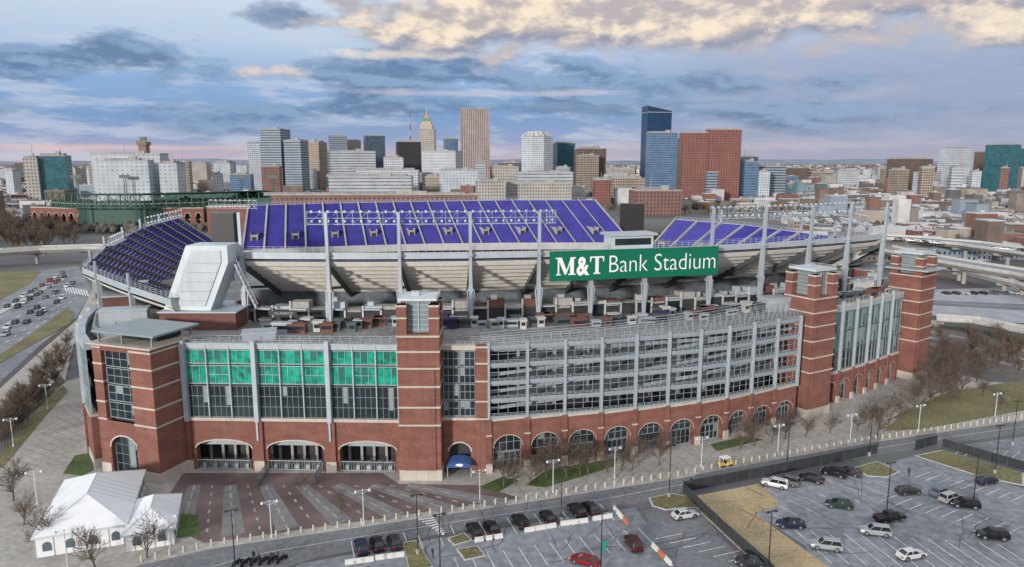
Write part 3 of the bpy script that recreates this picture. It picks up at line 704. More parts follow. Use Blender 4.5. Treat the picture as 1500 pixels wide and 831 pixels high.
def fin(x,y,dirx,top,zrim,zbase=24.9):
    m=MB();fr=Fr((x,y),(x+dirx[0],y+dirx[1]))
    w=.33;P=fr.pt
    if top>zrim+2:
        m.hexa([P(-w,.4,zrim-6),P(w,.4,zrim-6),P(w,-.4,zrim-6),P(-w,-.4,zrim-6),P(-w,.6,top),P(w,.6,top),P(w,.15,top),P(-w,.15,top)],0)
        m.fbox(fr,-w-.12,w+.12,-.6,.85,zrim-.2,zrim+.2,0)
    zk=zrim-7.5
    m.hexa([P(-.26,.3,zbase),P(.26,.3,zbase),P(.26,-.5,zbase),P(-.26,-.5,zbase),P(-.42,.4,zk),P(.42,.4,zk),P(.42,-.9,zk),P(-.42,-.9,zk)],0)
    m.hexa([P(-.42,.4,zk),P(.42,.4,zk),P(.42,-.9,zk),P(-.42,-.9,zk),P(-.28,.3,zrim-.5),P(.28,.3,zrim-.5),P(.28,-.5,zrim-.5),P(-.28,-.5,zrim-.5)],0)
    m.fbox(fr,-.65,.65,-1.2,.45,zk-.45,zk,0)
    for sx in (-1,1): m.beam(P(.22*sx,0,zbase+.1),P(.8*sx,0,zk-.4),.18,.25,0)
    m.fbox(fr,-.8,.8,-.9,.7,zbase,zbase+.5,2)
    m.beam(P(0,-.6,zrim-2.5),P(0,-25,zrim-15.1),.6,1.15,1)
    m.beam(P(0,-1,zk+.2),P(0,-13,zrim-9.2),.5,.6,1)
    return mk('support_fin',m,[steelf,steeld,conc],ST)
for s in FS:
    x,y=loc(s,rimt(s)-.8);ds=28*s/82**2
    dv=Vector((SV[0]+TV[0]*ds,SV[1]+TV[1]*ds)).normalized()
    fin(x,y,(dv.x,dv.y),49.2 if s not in(-7,6) else 40,40)
for poly,cnt in ((lr,8),(rr_,7)):
    pp=along(poly,cnt)
    for i in range(1,cnt):
        d=Vector((pp[i+1][0]-pp[i-1][0],pp[i+1][1]-pp[i-1][1])).normalized()
        fr=Fr((0,0),(d.x,d.y));c=Vector((CX,CY))-Vector(pp[i][:2])
        if fr.n.dot(c)>0: d=-d
        fin(pp[i][0],pp[i][1],(d.x,d.y),pp[i][2]+(3.4 if poly is lr else 6),pp[i][2])
def rack(p,q,z0=46.6,z1=49.2,nl=10):
    m=MB();l=MB();p=Vector(p);q=Vector(q)
    for z in (z0,(z0+z1)/2,z1): m.beam((p.x,p.y,z),(q.x,q.y,z),.09,.11)
    n=6
    for i in range(n+1):
        c=p.lerp(q,i/n);m.beam((c.x,c.y,z0-.3),(c.x,c.y,z1+.3),.08,.08)
        if i<n:
            c2=p.lerp(q,(i+1)/n);m.beam((c.x,c.y,z0),(c2.x,c2.y,z1),.05,.05)
    fr=Fr(p,q)
    m.fbox(fr,0,fr.L,-1.1,0,z0-.1,z0,0)
    for i in range(nl):
        a=fr.L*(i+.5)/nl;l.fbox(fr,a-.22,a+.22,-.6,-.15,z1-.2,z1+.3,0);l.fbox(fr,a-.22,a+.22,-.6,-.15,z0+.4,z0+.85,0)
    o=mk('floodlight_rack',m,[steelf],ST);mk('floodlight',l,[steelw],o)
def rp_(s): 
    x,y=loc(s,rimt(s)+.2);return (x,y)
for a,b in ((-68,-49),(-49,-34),(-34,-19),(-19,-15),(23,38),(38,53),(53,67),(67,74)): rack(rp_(a),rp_(b),nl=max(3,int(abs(b-a)*.6)))
rack((-115,250),(-110,215),41,43.2,12);rack((-109,200),(-104,184),38.5,40.5,8);rack((-118,280),(-98,276),42,45,10)
rack((95,308),(116,262),37,40,12);rack((114,250),(110,222),40,43,12);rack((112,216),(104,199),43,46,10)
m=MB()
def xz(poly,y0,y1,mm,m):
    n=len(poly)
    for i in range(n):
        a=poly[i];b=poly[(i+1)%n];m.poly([(a[0],y0,a[1]),(b[0],y0,b[1]),(b[0],y1,b[1]),(a[0],y1,a[1])],mm)
    m.poly([(a[0],y0,a[1]) for a in poly],mm);m.poly([(a[0],y1,a[1]) for a in poly][::-1],mm)
xz([(-68.0,42.6),(-59.4,42.6),(-59.4,39),(-63.8,28.8),(-73.6,29.0)],148.5,155,0,m);xz([(-66.9,41.6),(-60.8,41.6),(-60.8,39.2),(-64.8,29.8),(-71.9,30.0)],148.3,148.45,1,m)
for k in range(5): z=31+k*2;m.beam((-71+k*1.0,148.2,z),(-64.4+k*.85,148.2,z),.06,.06,2)
mk('stand_end_wall',m,[steelw,mat('grey_panel',(.42,.47,.50),.5,.1,var=.1,streak=.15),steelm],ST)
m=MB();m.box(-74,-58,147,160,24.9,28.6,0);m.box(-74.3,-57.7,146.7,160,28.6,28.85,1);mk('plant_room',m,[brickd,steel],ST)
m=MB()
m.beam((-54.5,150,29),(-58.5,150,38.5),.8,.3,0);m.beam((-54.0,149.4,30),(-58,149.4,39.5),.1,.1,0)
for i in range(9): z=29+i;m.beam((-54.5-i*.44,149.4,z),(-54.5-i*.44,149.4,z+1.1),.08,.08,0)
mk('stairway',m,[steel],ST)
def board(x0,x1,y,z0,z1):
    t=thing('video_board',((x0+x1)/2,y,z0-8),label='black back of a stadium video board on steel legs',category='video board',group='stadium video boards')
    m=MB();m.box(x0,x1,y,y+2.5,z0,z1,0);m.box(x0-.3,x1+.3,y-.1,y+2.6,z1,z1+.3,1);mk('screen',m,[black,steeld],t)
    m=MB()
    for x in (x0+1,x1-1.6): m.box(x,x+.6,y+.5,y+1.1,z0-8,z0,0)
    mk('leg',m,[steel],t)
board(-66.4,-61.4,158,41.5,48.6);board(50.5,61.5,334,26,40.3)
m=MB();fr=Fr(loc(-2,-94.5),loc(8,-94.3))
m.fbox(fr,0,fr.L,-5,0,40.3,43.4,0);m.fbox(fr,-.8,fr.L+.8,-5.6,.7,43.4,43.9,1);m.fbox(fr,.6,fr.L-.6,0,.06,41.3,42.8,2)
mk('camera_booth',m,[steelw,steel,glassd],ST)
def kiosk(x,y,ang,w,d,h,mm,label,z=24.9):
    t=thing('kiosk',(x,y,z),label=label,category='kiosk',group='concourse kiosks')
    t.rotation_euler=(0,0,ang)
    m=MB();m.box(-w/2,w/2,-d/2,d/2,0,h*.85,0);m.box(-w/2+.2,w/2-.2,-d/2-.03,-d/2,h*.35,h*.7,1)
    ORG[t.name]=(0,0,0)
    mk('body',m,[mm,glassd],t)
    m=MB();m.box(-w/2-.2,w/2+.2,-d/2-.3,d/2+.2,h*.85,h,0)
    mk('roof',m,[mm],t)
purple=mat('purple_fabric',(.035,.02,.09),.8,var=.1)
for i in range(92):
    s=-77+i*1.72+R.uniform(-.6,.6);off=R.uniform(-9,-1.8)
    if s>20: off=R.uniform(-6,-1.5)
    x,y=loc(s,rimt(s)+off)
    k=R.random();an=rad(14)+.35*s/82+R.uniform(-.1,.1)
    if k<.20: kiosk(x,y,an,R.uniform(1.2,2.2),1.6,R.uniform(1.7,2.4),concl,'white concession kiosk on the stadium concourse')
    elif k<.27: kiosk(x,y,an,2.2,1.8,2.2,purple,'dark purple concession stand on the concourse')
    elif k<.62: kiosk(x,y,an,R.uniform(1.2,4.2),1.4,R.uniform(1.2,2.2),steelf,'grey metal service cabin on the concourse')
    elif k<.80: kiosk(x,y,an,R.uniform(1.5,4),1.6,2.0,brickd,'brown brick service cabin on the concourse')
    else: kiosk(x,y,an,R.uniform(1.5,3.5),1.6,2.0,steeld,'dark grey service cabin on the concourse')
for (x,y,w,h,mm) in ((80,178,6,3.5,concl),(87,186,5,4.5,brickd),(95,190,7,3,concl),(100,197,4,5,brick),(63,165,6,3,steel),(-50,137,6,1.4,steelf),(-92,165,8,3.5,brickd),(-84,150,9,3.2,steel),(-98,180,7,4,concl),(90,196,8,5,concl),(74,180,5,3,concl),(104,204,6,4,brick)):
    m=MB();fr=Fr((x-w/2,y),(x+w/2,y+w*.3));m.fbox(fr,0,fr.L,-4,0,24.9,24.9+h,0);m.fbox(fr,-.2,fr.L+.2,-4.2,.2,24.9+h,25.2+h,1);mk('roof_plant',m,[mm,steel],ST)
structure('playing_field',[loc(-58,-28),loc(58,-28),loc(58,28),loc(-58,28)],.3,grassm)
m=MB();ring=24
def pe(a,rx,ry,z): 
    q=loc(rx*math.cos(a)-8,ry*math.sin(a)+2);return (q[0],q[1],z)
for i in range(ring):
    a=2*math.pi*i/ring;b=2*math.pi*(i+1)/ring
    m.poly([pe(a,66,36,1.5),pe(b,66,36,1.5),pe(b,92,60,17),pe(a,92,60,17)])
mk('lower_bowl',m,[seat],ST)
# ------------------------------------------------------------------ sign
SG=thing('stadium_sign',(28,159,34.3),label='long green stadium name sign with white lettering on the rim',category='sign')
fr=Fr((8.3,154.0),(47.6,164.1));m=MB()
m.fbox(fr,0,fr.L,-.6,0,34.3,40.5,0);m.fbox(fr,-.12,fr.L+.12,-.7,.06,34.1,34.3,0);m.fbox(fr,-.12,fr.L+.12,-.7,.06,40.5,40.65,0)
mk('panel',m,[mat('sign_green',(.0,.14,.078),.4,var=.05)],SG)
def text_mesh(body,off=0.0):
    cu=bpy.data.curves.new('t','FONT');cu.body=body;cu.size=1;cu.offset=off;cu.resolution_u=4
    ob=bpy.data.objects.new('t',cu);COL.objects.link(ob);bpy.context.view_layer.update()
    dg=bpy.context.evaluated_depsgraph_get();me=bpy.data.meshes.new_from_object(ob.evaluated_get(dg))
    bpy.data.objects.remove(ob);return me
def put_text(body,fr,a0,a1,z0,h,o,parent,m,off=0.0):
    me=text_mesh(body,off);vs=[v.co.copy() for v in me.vertices]
    x0=min(v.x for v in vs);x1=max(v.x for v in vs);y1=max(v.y for v in vs)
    b=MB()
    for v in vs: b.v.append(fr.pt(a0+(v.x-x0)/(x1-x0)*(a1-a0),o,z0+v.y/y1*h))
    for p in me.polygons: b.f.append(tuple(p.vertices));b.m.append(0);b.uv.append(None)
    return mk('lettering',b,[m],parent)
lw=mat('sign_white',(.80,.81,.80),.5,var=0)
LW=fr.L
put_text('Bank Stadium',fr,LW*.338,LW*.982,35.6,3.8,.08,SG,lw,-.012)
def glyph(polys,a0,w,z0,h):
    b=MB()
    for k,p in enumerate(polys): b.poly([fr.pt(a0+x*w,.08+k*.004,z0+y*h) for x,y in p])
    mk('lettering',b,[lw],SG)
Mp=[[(.02,0),(.26,0),(.26,.07),(.02,.07)],[(.10,.05),(.18,.05),(.18,.95),(.10,.95)],[(.0,.93),(.26,.93),(.26,1),(.0,1)],
    [(.08,1),(.30,1),(.56,.22),(.46,0)],[(.46,0),(.54,.06),(.84,1),(.76,1)],[(.72,.0),(.91,.0),(.91,1),(.72,1)],[(.74,.93),(1,.93),(1,1),(.74,1)],[(.62,0),(1,0),(1,.07),(.62,.07)]]
Tp=[[(0,.92),(1,.92),(1,1),(0,1)],[(.38,.04),(.62,.04),(.62,.95),(.38,.95)],[(.26,0),(.74,0),(.74,.07),(.26,.07)],[(0,.94),(0,.66),(.07,.72),(.12,.94)],[(1,.94),(1,.66),(.93,.72),(.88,.94)]]
glyph(Mp,LW*.03,4.6,35.4,3.9);glyph(Tp,LW*.225,3.3,35.4,3.9)
put_text('&',fr,LW*.148,LW*.222,35.4,3.9,.10,SG,lw,.035)
CS=thing('concourse_sign',(-44,150,27),label='black sign board with white lettering above the concourse',category='sign')
f2=Fr((-51.5,148.3),(-45.5,148.3));m=MB();m.fbox(f2,0,f2.L,-.3,0,27.8,28.8,0);mk('panel',m,[black],CS);put_text('CLASSICS',f2,1.2,f2.L-.9,28.05,.45,.05,CS,mat('sign_grey_letter',(.45,.45,.45),.6,var=0),.0)
# ------------------------------------------------------------------ templates
def bare_tree(seed,h,ks=(3,3,2,2),depth=4,thick=.022):
    r=random.Random(seed);T=thing('bare_tree',(0,0,0),link=False)
    tr=MB();cr=MB()
    def br(p,d,ln,rd,lv):
        q=p
        segs=2 if lv<3 else 1
        for s in range(segs):
            d2=(d+Vector((r.uniform(-.2,.2),r.uniform(-.2,.2),r.uniform(-.02,.12)))).normalized()
            e=q+d2*ln/segs;r2=max(.012,rd*(.8 if s<segs-1 else .6))
            (tr if lv==0 else cr).tube(q,e,rd,r2,5 if lv==0 else 3,0,False);q=e;d=d2;rd=r2
            if lv<depth:
                for j in range(ks[lv]):
                    az_=r.uniform(0,2*math.pi);sp=r.uniform(.45,.9)
                    x=Vector((math.cos(az_),math.sin(az_),r.uniform(-.05,.35)))
                    nd_=(d*(1-sp*.55)+x*sp).normalized()
                    if nd_.z<.05: nd_.z=.1
                    br(q-d*ln/segs*r.uniform(0,.45),nd_,ln*r.uniform(.5,.75),max(thick,rd*.6),lv+1)
        if lv<depth: br(q,d,ln*.7,max(thick,rd*.8),lv+1)
    br(Vector((0,0,0)),Vector((0,0,1)),h*.36,h*.02,0)
    mk('trunk',tr,[bark],T,link=False);mk('crown',cr,[twig],T,link=False);TEMPL.append(T);return T
TR=[bare_tree(s,8.0) for s in (1,2,3,4)]
TF=[bare_tree(s,8.0,(3,3,2),3,.05) for s in (11,12,13)]
def put_tree(x,y,s=1.0,grp='bare winter trees',lab='leafless winter tree with a fine brown crown',z=.1,far=False):
    t=R.choice(TF if far else TR);clone(t,(x,y,z),R.uniform(0,6.28),s*R.uniform(.85,1.15),props=dict(label=lab,category='tree',group=grp))
paints={k:mat('car_paint_'+k,c,.28,.3,var=0) for k,c in dict(black=(.012,.013,.016),dark=(.03,.035,.045),navy=(.015,.025,.06),silver=(.36,.38,.40),white=(.65,.66,.67),red=(.26,.012,.015),green=(.02,.05,.04),grey=(.15,.16,.17),blue=(.10,.16,.24),maroon=(.08,.018,.018)).items()}
cglass=mat('car_glass',(.012,.015,.018),.08,0,var=0,spec=.8)
rim_m=mat('wheel_rim',(.4,.4,.42),.35,.8,var=0);hl=mat('headlight_lens',(.75,.77,.8),.15,0,var=0);tl=mat('tail_light_lens',(.35,.01,.01),.25,0,var=0)
def car(kind):
    T=thing('parked_car',(0,0,0),link=False)
    if kind=='sedan': S=[(-2.32,.70,.38,.72),(-2.2,.84,.26,.92),(-1.5,.90,.22,.98),(-.5,.92,.2,.96),(.9,.92,.2,.95),(1.7,.89,.22,.84),(2.2,.80,.28,.70),(2.34,.62,.38,.58)];gb=(-1.85,1.15);gt=(-1.15,.35);zr=1.42;zb=.94
    elif kind=='suv': S=[(-2.35,.78,.42,.85),(-2.28,.88,.3,1.08),(-1.5,.93,.26,1.1),(0,.95,.25,1.08),(1.0,.95,.25,1.06),(1.8,.92,.27,1.0),(2.25,.85,.3,.86),(2.38,.66,.42,.68)];gb=(-2.2,1.15);gt=(-1.95,.45);zr=1.72;zb=1.06
    else: S=[(-2.75,.86,.5,1.0),(-2.7,.95,.4,1.08),(-.9,.97,.38,1.08),(.2,.97,.38,1.08),(1.2,.97,.36,1.08),(2.2,.95,.36,1.05),(2.65,.88,.4,.98),(2.78,.75,.5,.8)];gb=(-.95,1.25);gt=(-.7,.65);zr=1.8;zb=1.06
    b=MB();rings=[]
    for x,hw,z0,z1 in S:
        prof=[(-.86,z0),(-1,z0+.12),(-1.0,(z0+z1)/2+.05),(-.95,z1-.07),(-.8,z1),(.8,z1),(.95,z1-.07),(1.0,(z0+z1)/2+.05),(1,z0+.12),(.86,z0)]
        i=len(b.v);b.v+=[(x,hw*a,z) for a,z in prof];rings.append(i)
    n=10
    for a,c_ in zip(rings,rings[1:]):
        for k in range(n): b.f.append((a+k,a+(k+1)%n,c_+(k+1)%n,c_+k));b.m.append(0);b.uv.append(None)
    for r0 in (rings[0],rings[-1]):
        b.f.append(tuple(r0+k for k in range(n)));b.m.append(0);b.uv.append(None)
    hw=.8;ht=.62 if kind!='suv' else .68
    b.hexa([(gt[0]-.05,-ht,zr-.06),(gt[1]+.05,-ht,zr-.06),(gt[1]+.05,ht,zr-.06),(gt[0]-.05,ht,zr-.06),(gt[0]+.1,-ht+.08,zr),(gt[1]-.08,-ht+.08,zr),(gt[1]-.08,ht-.08,zr),(gt[0]+.1,ht-.08,zr)],0)
    wb=1.4 if kind!='pickup' else 1.7
    for sy in (-1,1):
        b.beam((gb[0],sy*hw,zb),(gt[0],sy*ht,zr-.04),.09,.09,0);b.beam((gb[1],sy*hw,zb),(gt[1],sy*ht,zr-.04),.08,.08,0)
        xm=(gb[0]+gb[1])/2;b.beam((xm,sy*(hw+.01),zb),((gt[0]+gt[1])/2,sy*(ht+.02),zr-.05),.09,.06,0)
        b.beam((gb[1]-.15,sy*.88,zb+.05),(gb[1]-.15,sy*1.06,zb+.08),.18,.14,0)
        for x in (-wb,wb): b.tube((x,sy*.86,.40),(x,sy*.925,.40),.43,.43,12,1)
    if kind=='pickup':
        b.box(-2.6,-1.05,-.78,.78,1.081,1.09,1);b.box(-2.68,-1,-.93,-.8,1.06,1.16,0);b.box(-2.68,-1,.8,.93,1.06,1.16,0)
    bo=mk('body',b,[paints['black'],rubber],T,link=False);bo['paintable']=1
    g=MB();g.hexa([(gb[0],-hw,zb-.04),(gb[1],-hw,zb-.04),(gb[1],hw,zb-.04),(gb[0],hw,zb-.04),(gt[0],-ht,zr-.05),(gt[1],-ht,zr-.05),(gt[1],ht,zr-.05),(gt[0],ht,zr-.05)],0)
    mk('window',g,[cglass],T,link=False)
    wr=.34 if kind=='sedan' else .38
    for x in (-wb,wb):
        for sy in (-1,1):
            wq=MB();wq.tube((x,sy*.70,wr),(x,sy*.95,wr),wr,wr,14,0);wq.tube((x,sy*.95,wr),(x,sy*.965,wr),wr*.62,wr*.55,10,1);mk('wheel',wq,[rubber,rim_m],T,link=False)
    xe=S[-1][0];xs=S[0][0];zl=S[-2][3]-.12
    for sy in (-1,1):
        q=MB();q.box(xe-.25,xe-.02,sy*.62-.15,sy*.62+.15,zl-.1,zl+.06);mk('headlight',q,[hl],T,link=False)
        q=MB();q.box(xs-.02,xs+.18,sy*.68-.14,sy*.68+.14,S[1][3]-.28,S[1][3]-.08);mk('tail_light',q,[tl],T,link=False)
    TEMPL.append(T);return T
CAR={k:car(k) for k in ('sedan','suv','pickup')}
def put_car(u,v,color,kind='sedan',ang=20):
    x,y=G(u,v);cn={'dark':'dark grey','navy':'dark blue','green':'dark green','blue':'light blue'}.get(color,color)
    kn={'sedan':'sedan','suv':'sport utility vehicle','pickup':'pickup truck'}[kind]
    clone(CAR[kind],(x,y,.035),rad(ang),1,paint=paints[color],props=dict(label='%s %s parked on the grey asphalt lot'%(cn,kn),category='car',group='cars parked in the lot'))
for q in [(530,806,'navy','suv',112),(553,801,'black','sedan',112),(578,798,'dark','sedan',112),(695,782,'black','suv',112),(720,777,'black','sedan',112),(762,769,'black','suv',112),(803,762,'black','sedan',112),(845,752,'black','suv',112),(865,748,'dark','sedan',112),
  (928,801,'maroon','suv',100),(857,826,'red','sedan',150),(1003,758,'white','sedan',18),(1135,713,'white','suv',150),(1153,709,'grey','suv',140),(1188,705,'black','sedan',145),(1222,697,'black','suv',140),(1243,695,'dark','sedan',140),
  (1229,743,'green','sedan',165),(1158,772,'navy','sedan',170),(1210,804,'silver','suv',165),(1282,783,'silver','suv',165),(1303,763,'black','pickup',15),(1330,723,'dark','sedan',10),(1377,725,'blue','sedan',28),(1392,734,'silver','suv',25),(1413,743,'black','suv',165),(1445,708,'navy','sedan',20),
  (1334,817,'white','sedan',15),(1453,789,'black','suv',170),(1100,828,'dark','sedan',165)]: put_car(*q)
def cart():
    x,y=G(1062,683);t=thing('utility_cart',(x,y,.05),label='small yellow and white utility cart on the road',category='utility cart');ORG[t.name]=(0,0,0);t.rotation_euler=(0,0,rad(20))
    m=MB();m.box(-1.3,1.3,-.65,.65,.35,.8,0);m.box(.9,1.5,-.55,.55,.35,.95,0);m.box(-.4,.1,-.6,.6,.8,1.1,1);mk('body',m,[yellow,black],t)
    m=MB();m.box(-1.0,.9,-.7,.7,1.85,1.95,0)
    for a in (-.95,.8):
        for b in (-.6,.55): m.box(a,a+.06,b,b+.06,.8,1.85,0)
    mk('roof',m,[white],t)
    for a in (-.9,1.0):
        for b in (-.7,.6): m=MB();m.tube((a,b,.25),(a,b+.12,.25),.25,.25,12);mk('wheel',m,[rubber],t)
cart()
def lamp(kind):
    T=thing('street_lamp',(0,0,0),link=False);m=MB()
    if kind=='twin':
        m.tube((0,0,0),(0,0,.5),.22,.2,8);m.tube((0,0,.5),(0,0,6.4),.10,.07,8);m.beam((-1.1,0,6.2),(1.1,0,6.2),.06,.06);m.beam((-1.0,0,6.1),(0,0,5.6),.05,.05);m.beam((1.0,0,6.1),(0,0,5.6),.05,.05);mk('pole',m,[steelw],T,link=False)
        for s in (-1,1): q=MB();q.tube((s*1.15,0,5.95),(s*1.15,0,6.3),.26,.14,8);mk('lamp_head',q,[steelw],T,link=False)
    else:
        m.tube((0,0,0),(0,0,.8),.3,.3,8,1);m.tube((0,0,.8),(0,0,9.8),.10,.07,8,0);mk('pole',m,[black,conc],T,link=False)
        q=MB();q.box(-.5,.5,-.06,.06,9.75,9.85);q.box(-.95,-.4,-.22,.22,9.68,9.82);q.box(.4,.95,-.22,.22,9.68,9.82);mk('lamp_head',q,[black],T,link=False)
    TEMPL.append(T);return T
LT=lamp('twin');LD=lamp('dark')
for u,v in [(55,740),(398,788),(533,770),(703,738),(810,722),(900,702),(1027,685),(1139,665),(1245,648),(1457,614),(20,655),(70,600),(250,812),(1345,633),(100,835)]:
    x,y=G(u,v);clone(LT,(x,y,.1),rad(20),1.0,props=dict(label='white twin-head street lamp standing along the plaza kerb',category='street lamp',group='twin lamps along the plaza'))
for u,v in [(345,838),(612,812),(645,845),(822,765),(880,840),(980,728),(1125,840),(1298,757),(1425,742),(1457,694),(1483,652),(1152,690),(1273,668)]:
    x,y=G(u,v);clone(LD,(x,y,.03),rad(20),1.0,props=dict(label='tall dark parking lot lamp on a concrete base',category='street lamp',group='parking lot lamps'))
x,y=G(880,840);t=thing('lamp_banner',(x,y,4),label='teal vertical banner hanging from a parking lot lamp',category='banner');fb=Fr((x,y),(x+.9,y+.3));m=MB();m.fbox(fb,.12,.8,-.02,.02,3.4,5.2);mk('cloth',m,[mat('teal_cloth',(.02,.25,.20),.7,var=.1)],t);m=MB();m.fbox(fb,0,.85,-.03,.03,5.2,5.26);mk('arm',m,[black],t)
def bollard():
    m=MB();m.tube((0,0,0),(0,0,.95),.17,.17,8,0);m.tube((0,0,.95),(0,0,1.08),.17,.08,8,0);m.tube((0,0,.75),(0,0,.85),.18,.18,8,1)
    o=mk('bollard',m,[mat('bollard_cream',(.50,.48,.42),.7,var=.05),yellow],link=False);TEMPL.append(o);return o
BO=bollard()
kp=along([tuple(x) for x in UK[1:]],130)
for i in range(4,118):
    a=Vector(kp[i]);d=(Vector(kp[i+1])-a).normalized();n=Vector((-d.y,d.x))*.8;a+=n
    clone(BO,(a.x,a.y,.12),0,1,props=dict(label='short cream bollard standing on the kerb',category='bollard',group='bollards along the kerb'))
for u,v in ((378,715),(462,712)):
    x,y=G(u,v);t=thing('crowd_fence',(x,y,.13),label='dark metal crowd fence standing on the brick plaza',category='fence',group='crowd fences')
    fr=Fr((x,y),(x-.4,y+7));m=MB();k=0
    while k<fr.L: m.fbox(fr,k,k+.06,0,.06,.14,2.2);k+=.35
    mk('bar',m,[steeld],t);m=MB();m.fbox(fr,0,fr.L,0,.06,2.2,2.3);m.fbox(fr,0,fr.L,0,.06,.3,.4);mk('rail',m,[steeld],t)
def fence(pts,h=2.2,step=3.0):
    for a,b in zip(pts,pts[1:]):
        fr=Fr(a,b);t=thing('fence',(a[0],a[1],0),label='black screened chain-link fence beside the lot',category='fence',group='lot fences')
        m=MB();k=0
        while k<fr.L: m.fbox(fr,k,k+.08,-.05,.05,0,h+.05);k+=step
        m.fbox(fr,0,fr.L,-.03,.03,h,h+.06);mk('post',m,[steeld],t)
        m=MB();m.fbox(fr,0,fr.L,-.015,.015,.1,h);mk('panel',m,[mat('screen_mesh',(.03,.034,.038),.9,var=.45,scale=.4)],t)
fence([G(1000,722),G(1150,693),G(1285,665)]);fence([G(1000,722),G(1060,780),G(1125,838),G(1200,920)],1.9)
fence([G(1340,660),G(1372,652)]);fence([G(1380,655),G(1500,690),G(1600,715)],1.9)
def barrier():
    m=MB()
    prof=[(-.3,0),(-.3,.2),(-.1,.4),(-.08,.85),(.08,.85),(.1,.4),(.3,.2),(.3,0)];n=len(prof)
    for i in range(n-1): m.poly([(-1.0,prof[i][0],prof[i][1]),(-1.0,prof[i+1][0],prof[i+1][1]),(1.0,prof[i+1][0],prof[i+1][1]),(1.0,prof[i][0],prof[i][1])])
    m.poly([(-1.0,a,b) for a,b in prof]);m.poly([(1.0,a,b) for a,b in prof][::-1])
    o=mk('jersey_barrier',m,[mat('barrier_white',(.60,.60,.58),.7,var=.12)],link=False);o['paintable']=1;TEMPL.append(o);return o
JB=barrier()
orange=mat('orange_paint',(.45,.15,.07),.6,var=.05)
for (u0,v0,u1,v1,n,op) in ((697,794,735,788,3,()),(768,780,815,772,3,()),(822,770,860,765,3,()),(868,763,897,758,2,()),(508,827,545,822,3,()),(552,820,590,815,3,()),(899,746,920,770,3,(2,)),(955,800,984,830,3,(1,))):
    a=Vector(G(u0,v0));b=Vector(G(u1,v1));d=b-a
    for i in range(n):
        q=a+d*(i+.5)/n
        clone(JB,(q.x,q.y,.03),math.atan2(d.y,d.x),.9,paint=orange if i in op else None,props=dict(label='%s plastic traffic barrier on the asphalt lot'%('orange' if i in op else 'white'),category='traffic barrier',group='barriers around the lot'))
def tent(cx,cy,w2,d2,h,rise,ang=0):
    t=thing('event_tent',(cx,cy,.12),label='white event marquee with arched clear windows',category='tent',group='white marquees');ORG[t.name]=(0,0,0);t.rotation_euler=(0,0,rad(ang))
    w=w2/2;d=d2/2;m=MB();m.box(-w,w,-d,d,0,h,0)
    k=-w
    while k<=w+.01: m.box(k-.06,k+.06,-d-.06,-d,0,h,1);k+=w2/5
    k=-d
    while k<=d+.01: m.box(w,w+.06,k-.06,k+.06,0,h,1);k+=d2/8
    mk('wall',m,[canvas,steel],t)
    m=MB();e=.35;r=max(.1,d-w)
    A=[(-w-e,-d-e,h),(w+e,-d-e,h),(w+e,d+e,h),(-w-e,d+e,h)]
    r0=(0,-r,h+rise);r1=(0,r,h+rise);m.poly([A[0],A[1],r0]);m.poly([A[1],A[2],r1,r0]);m.poly([A[2],A[3],r1]);m.poly([A[3],A[0],r0,r1])
    for a,b in ((A[0],r0),(A[1],r0),(A[2],r1),(A[3],r1),(r0,r1)): m.beam((a[0],a[1],a[2]+.03),(b[0],b[1],b[2]+.03),.12,.05,1)
    for i in range(1,6):
        y=-r+2*r*i/6
        for sx in (-1,1): m.beam((sx*(w+e),y,h+.03),(0,y,h+rise+.03),.10,.05,1)
    for a,b in ((A[0],A[1]),(A[1],A[2]),(A[3],A[0])): m.beam((a[0],a[1],a[2]-.12),(b[0],b[1],b[2]-.12),.06,.3,1)
    mk('roof',m,[canvas,mat('canvas_seam',(.54,.56,.59),.7,var=.05)],t)
    gl=mat('tent_window',(.10,.13,.15),.2,var=.2)
    for (fb,ln) in ((Fr((-w,-d),(w,-d)),2*w),(Fr((w,-d),(w,d)),2*d)):
        n=int(ln/2.6)
        for i in range(n):
            c=ln*(i+.5)/n;m=MB();P=fb.pt;N=6
            pts=[P(c-.6,.08,.9),P(c+.6,.08,.9)]+[P(c+.6*math.cos(math.pi*k/N),.08,1.8+.6*math.sin(math.pi*k/N)) for k in range(N+1)]
            m.poly(pts);mk('window',m,[gl],t)
tent(-70.5,113.0,12.5,21,3.4,3.2,20)
tent(-58.8,109.5,7.0,12,2.9,2.2,20)
for u,v,s in [(738,714,1.1),(775,709,1),(830,700,1.1),(862,695,1),(925,690,1.1),(965,683,.9),(1085,658,1),(1130,650,1),(1180,640,.9),(1272,628,1.1),(1300,624,1.2),(1255,632,.8),(60,808,1),(140,834,1.1),(215,818,1),(35,770,.9),(20,735,1),(800,703,1),(890,693,1),(1150,644,1),(1285,640,1),(1215,636,.9),(755,712,.9),(850,698,1),(910,690,.9),(1105,654,1),
   (1340,606,1.1),(1362,590,1.1),(1380,585,1.2),(1395,592,1.1),(1410,575,1.1),(1430,560,1.1),(1350,575,1.1),(1372,560,1.1),(1400,560,1.2),(1420,545,1.2),(1440,580,.9),(1465,600,.6),(1385,570,1.2),(1360,570,1.2),(1405,585,1.1),(1375,545,1.2),(1345,590,1),(500,755,.6),(440,720,.5)]:
    x,y=G(u,v);put_tree(x,y,s,'street trees around the stadium')
for i in range(70):
    t=R.random();u=2+95*t+R.uniform(-8,8);v=665-120*t+R.uniform(-25,18)-20
    x,y=G(u,v);put_tree(x,y,R.uniform(.6,.9),'trees beside the avenue',far=i%2==0)
for i in range(34):
    u=1370+R.uniform(0,150);v=505+R.uniform(-10,45);x,y=G(u,v);put_tree(x,y,R.uniform(.8,1.2),'trees beside the railway',far=True)
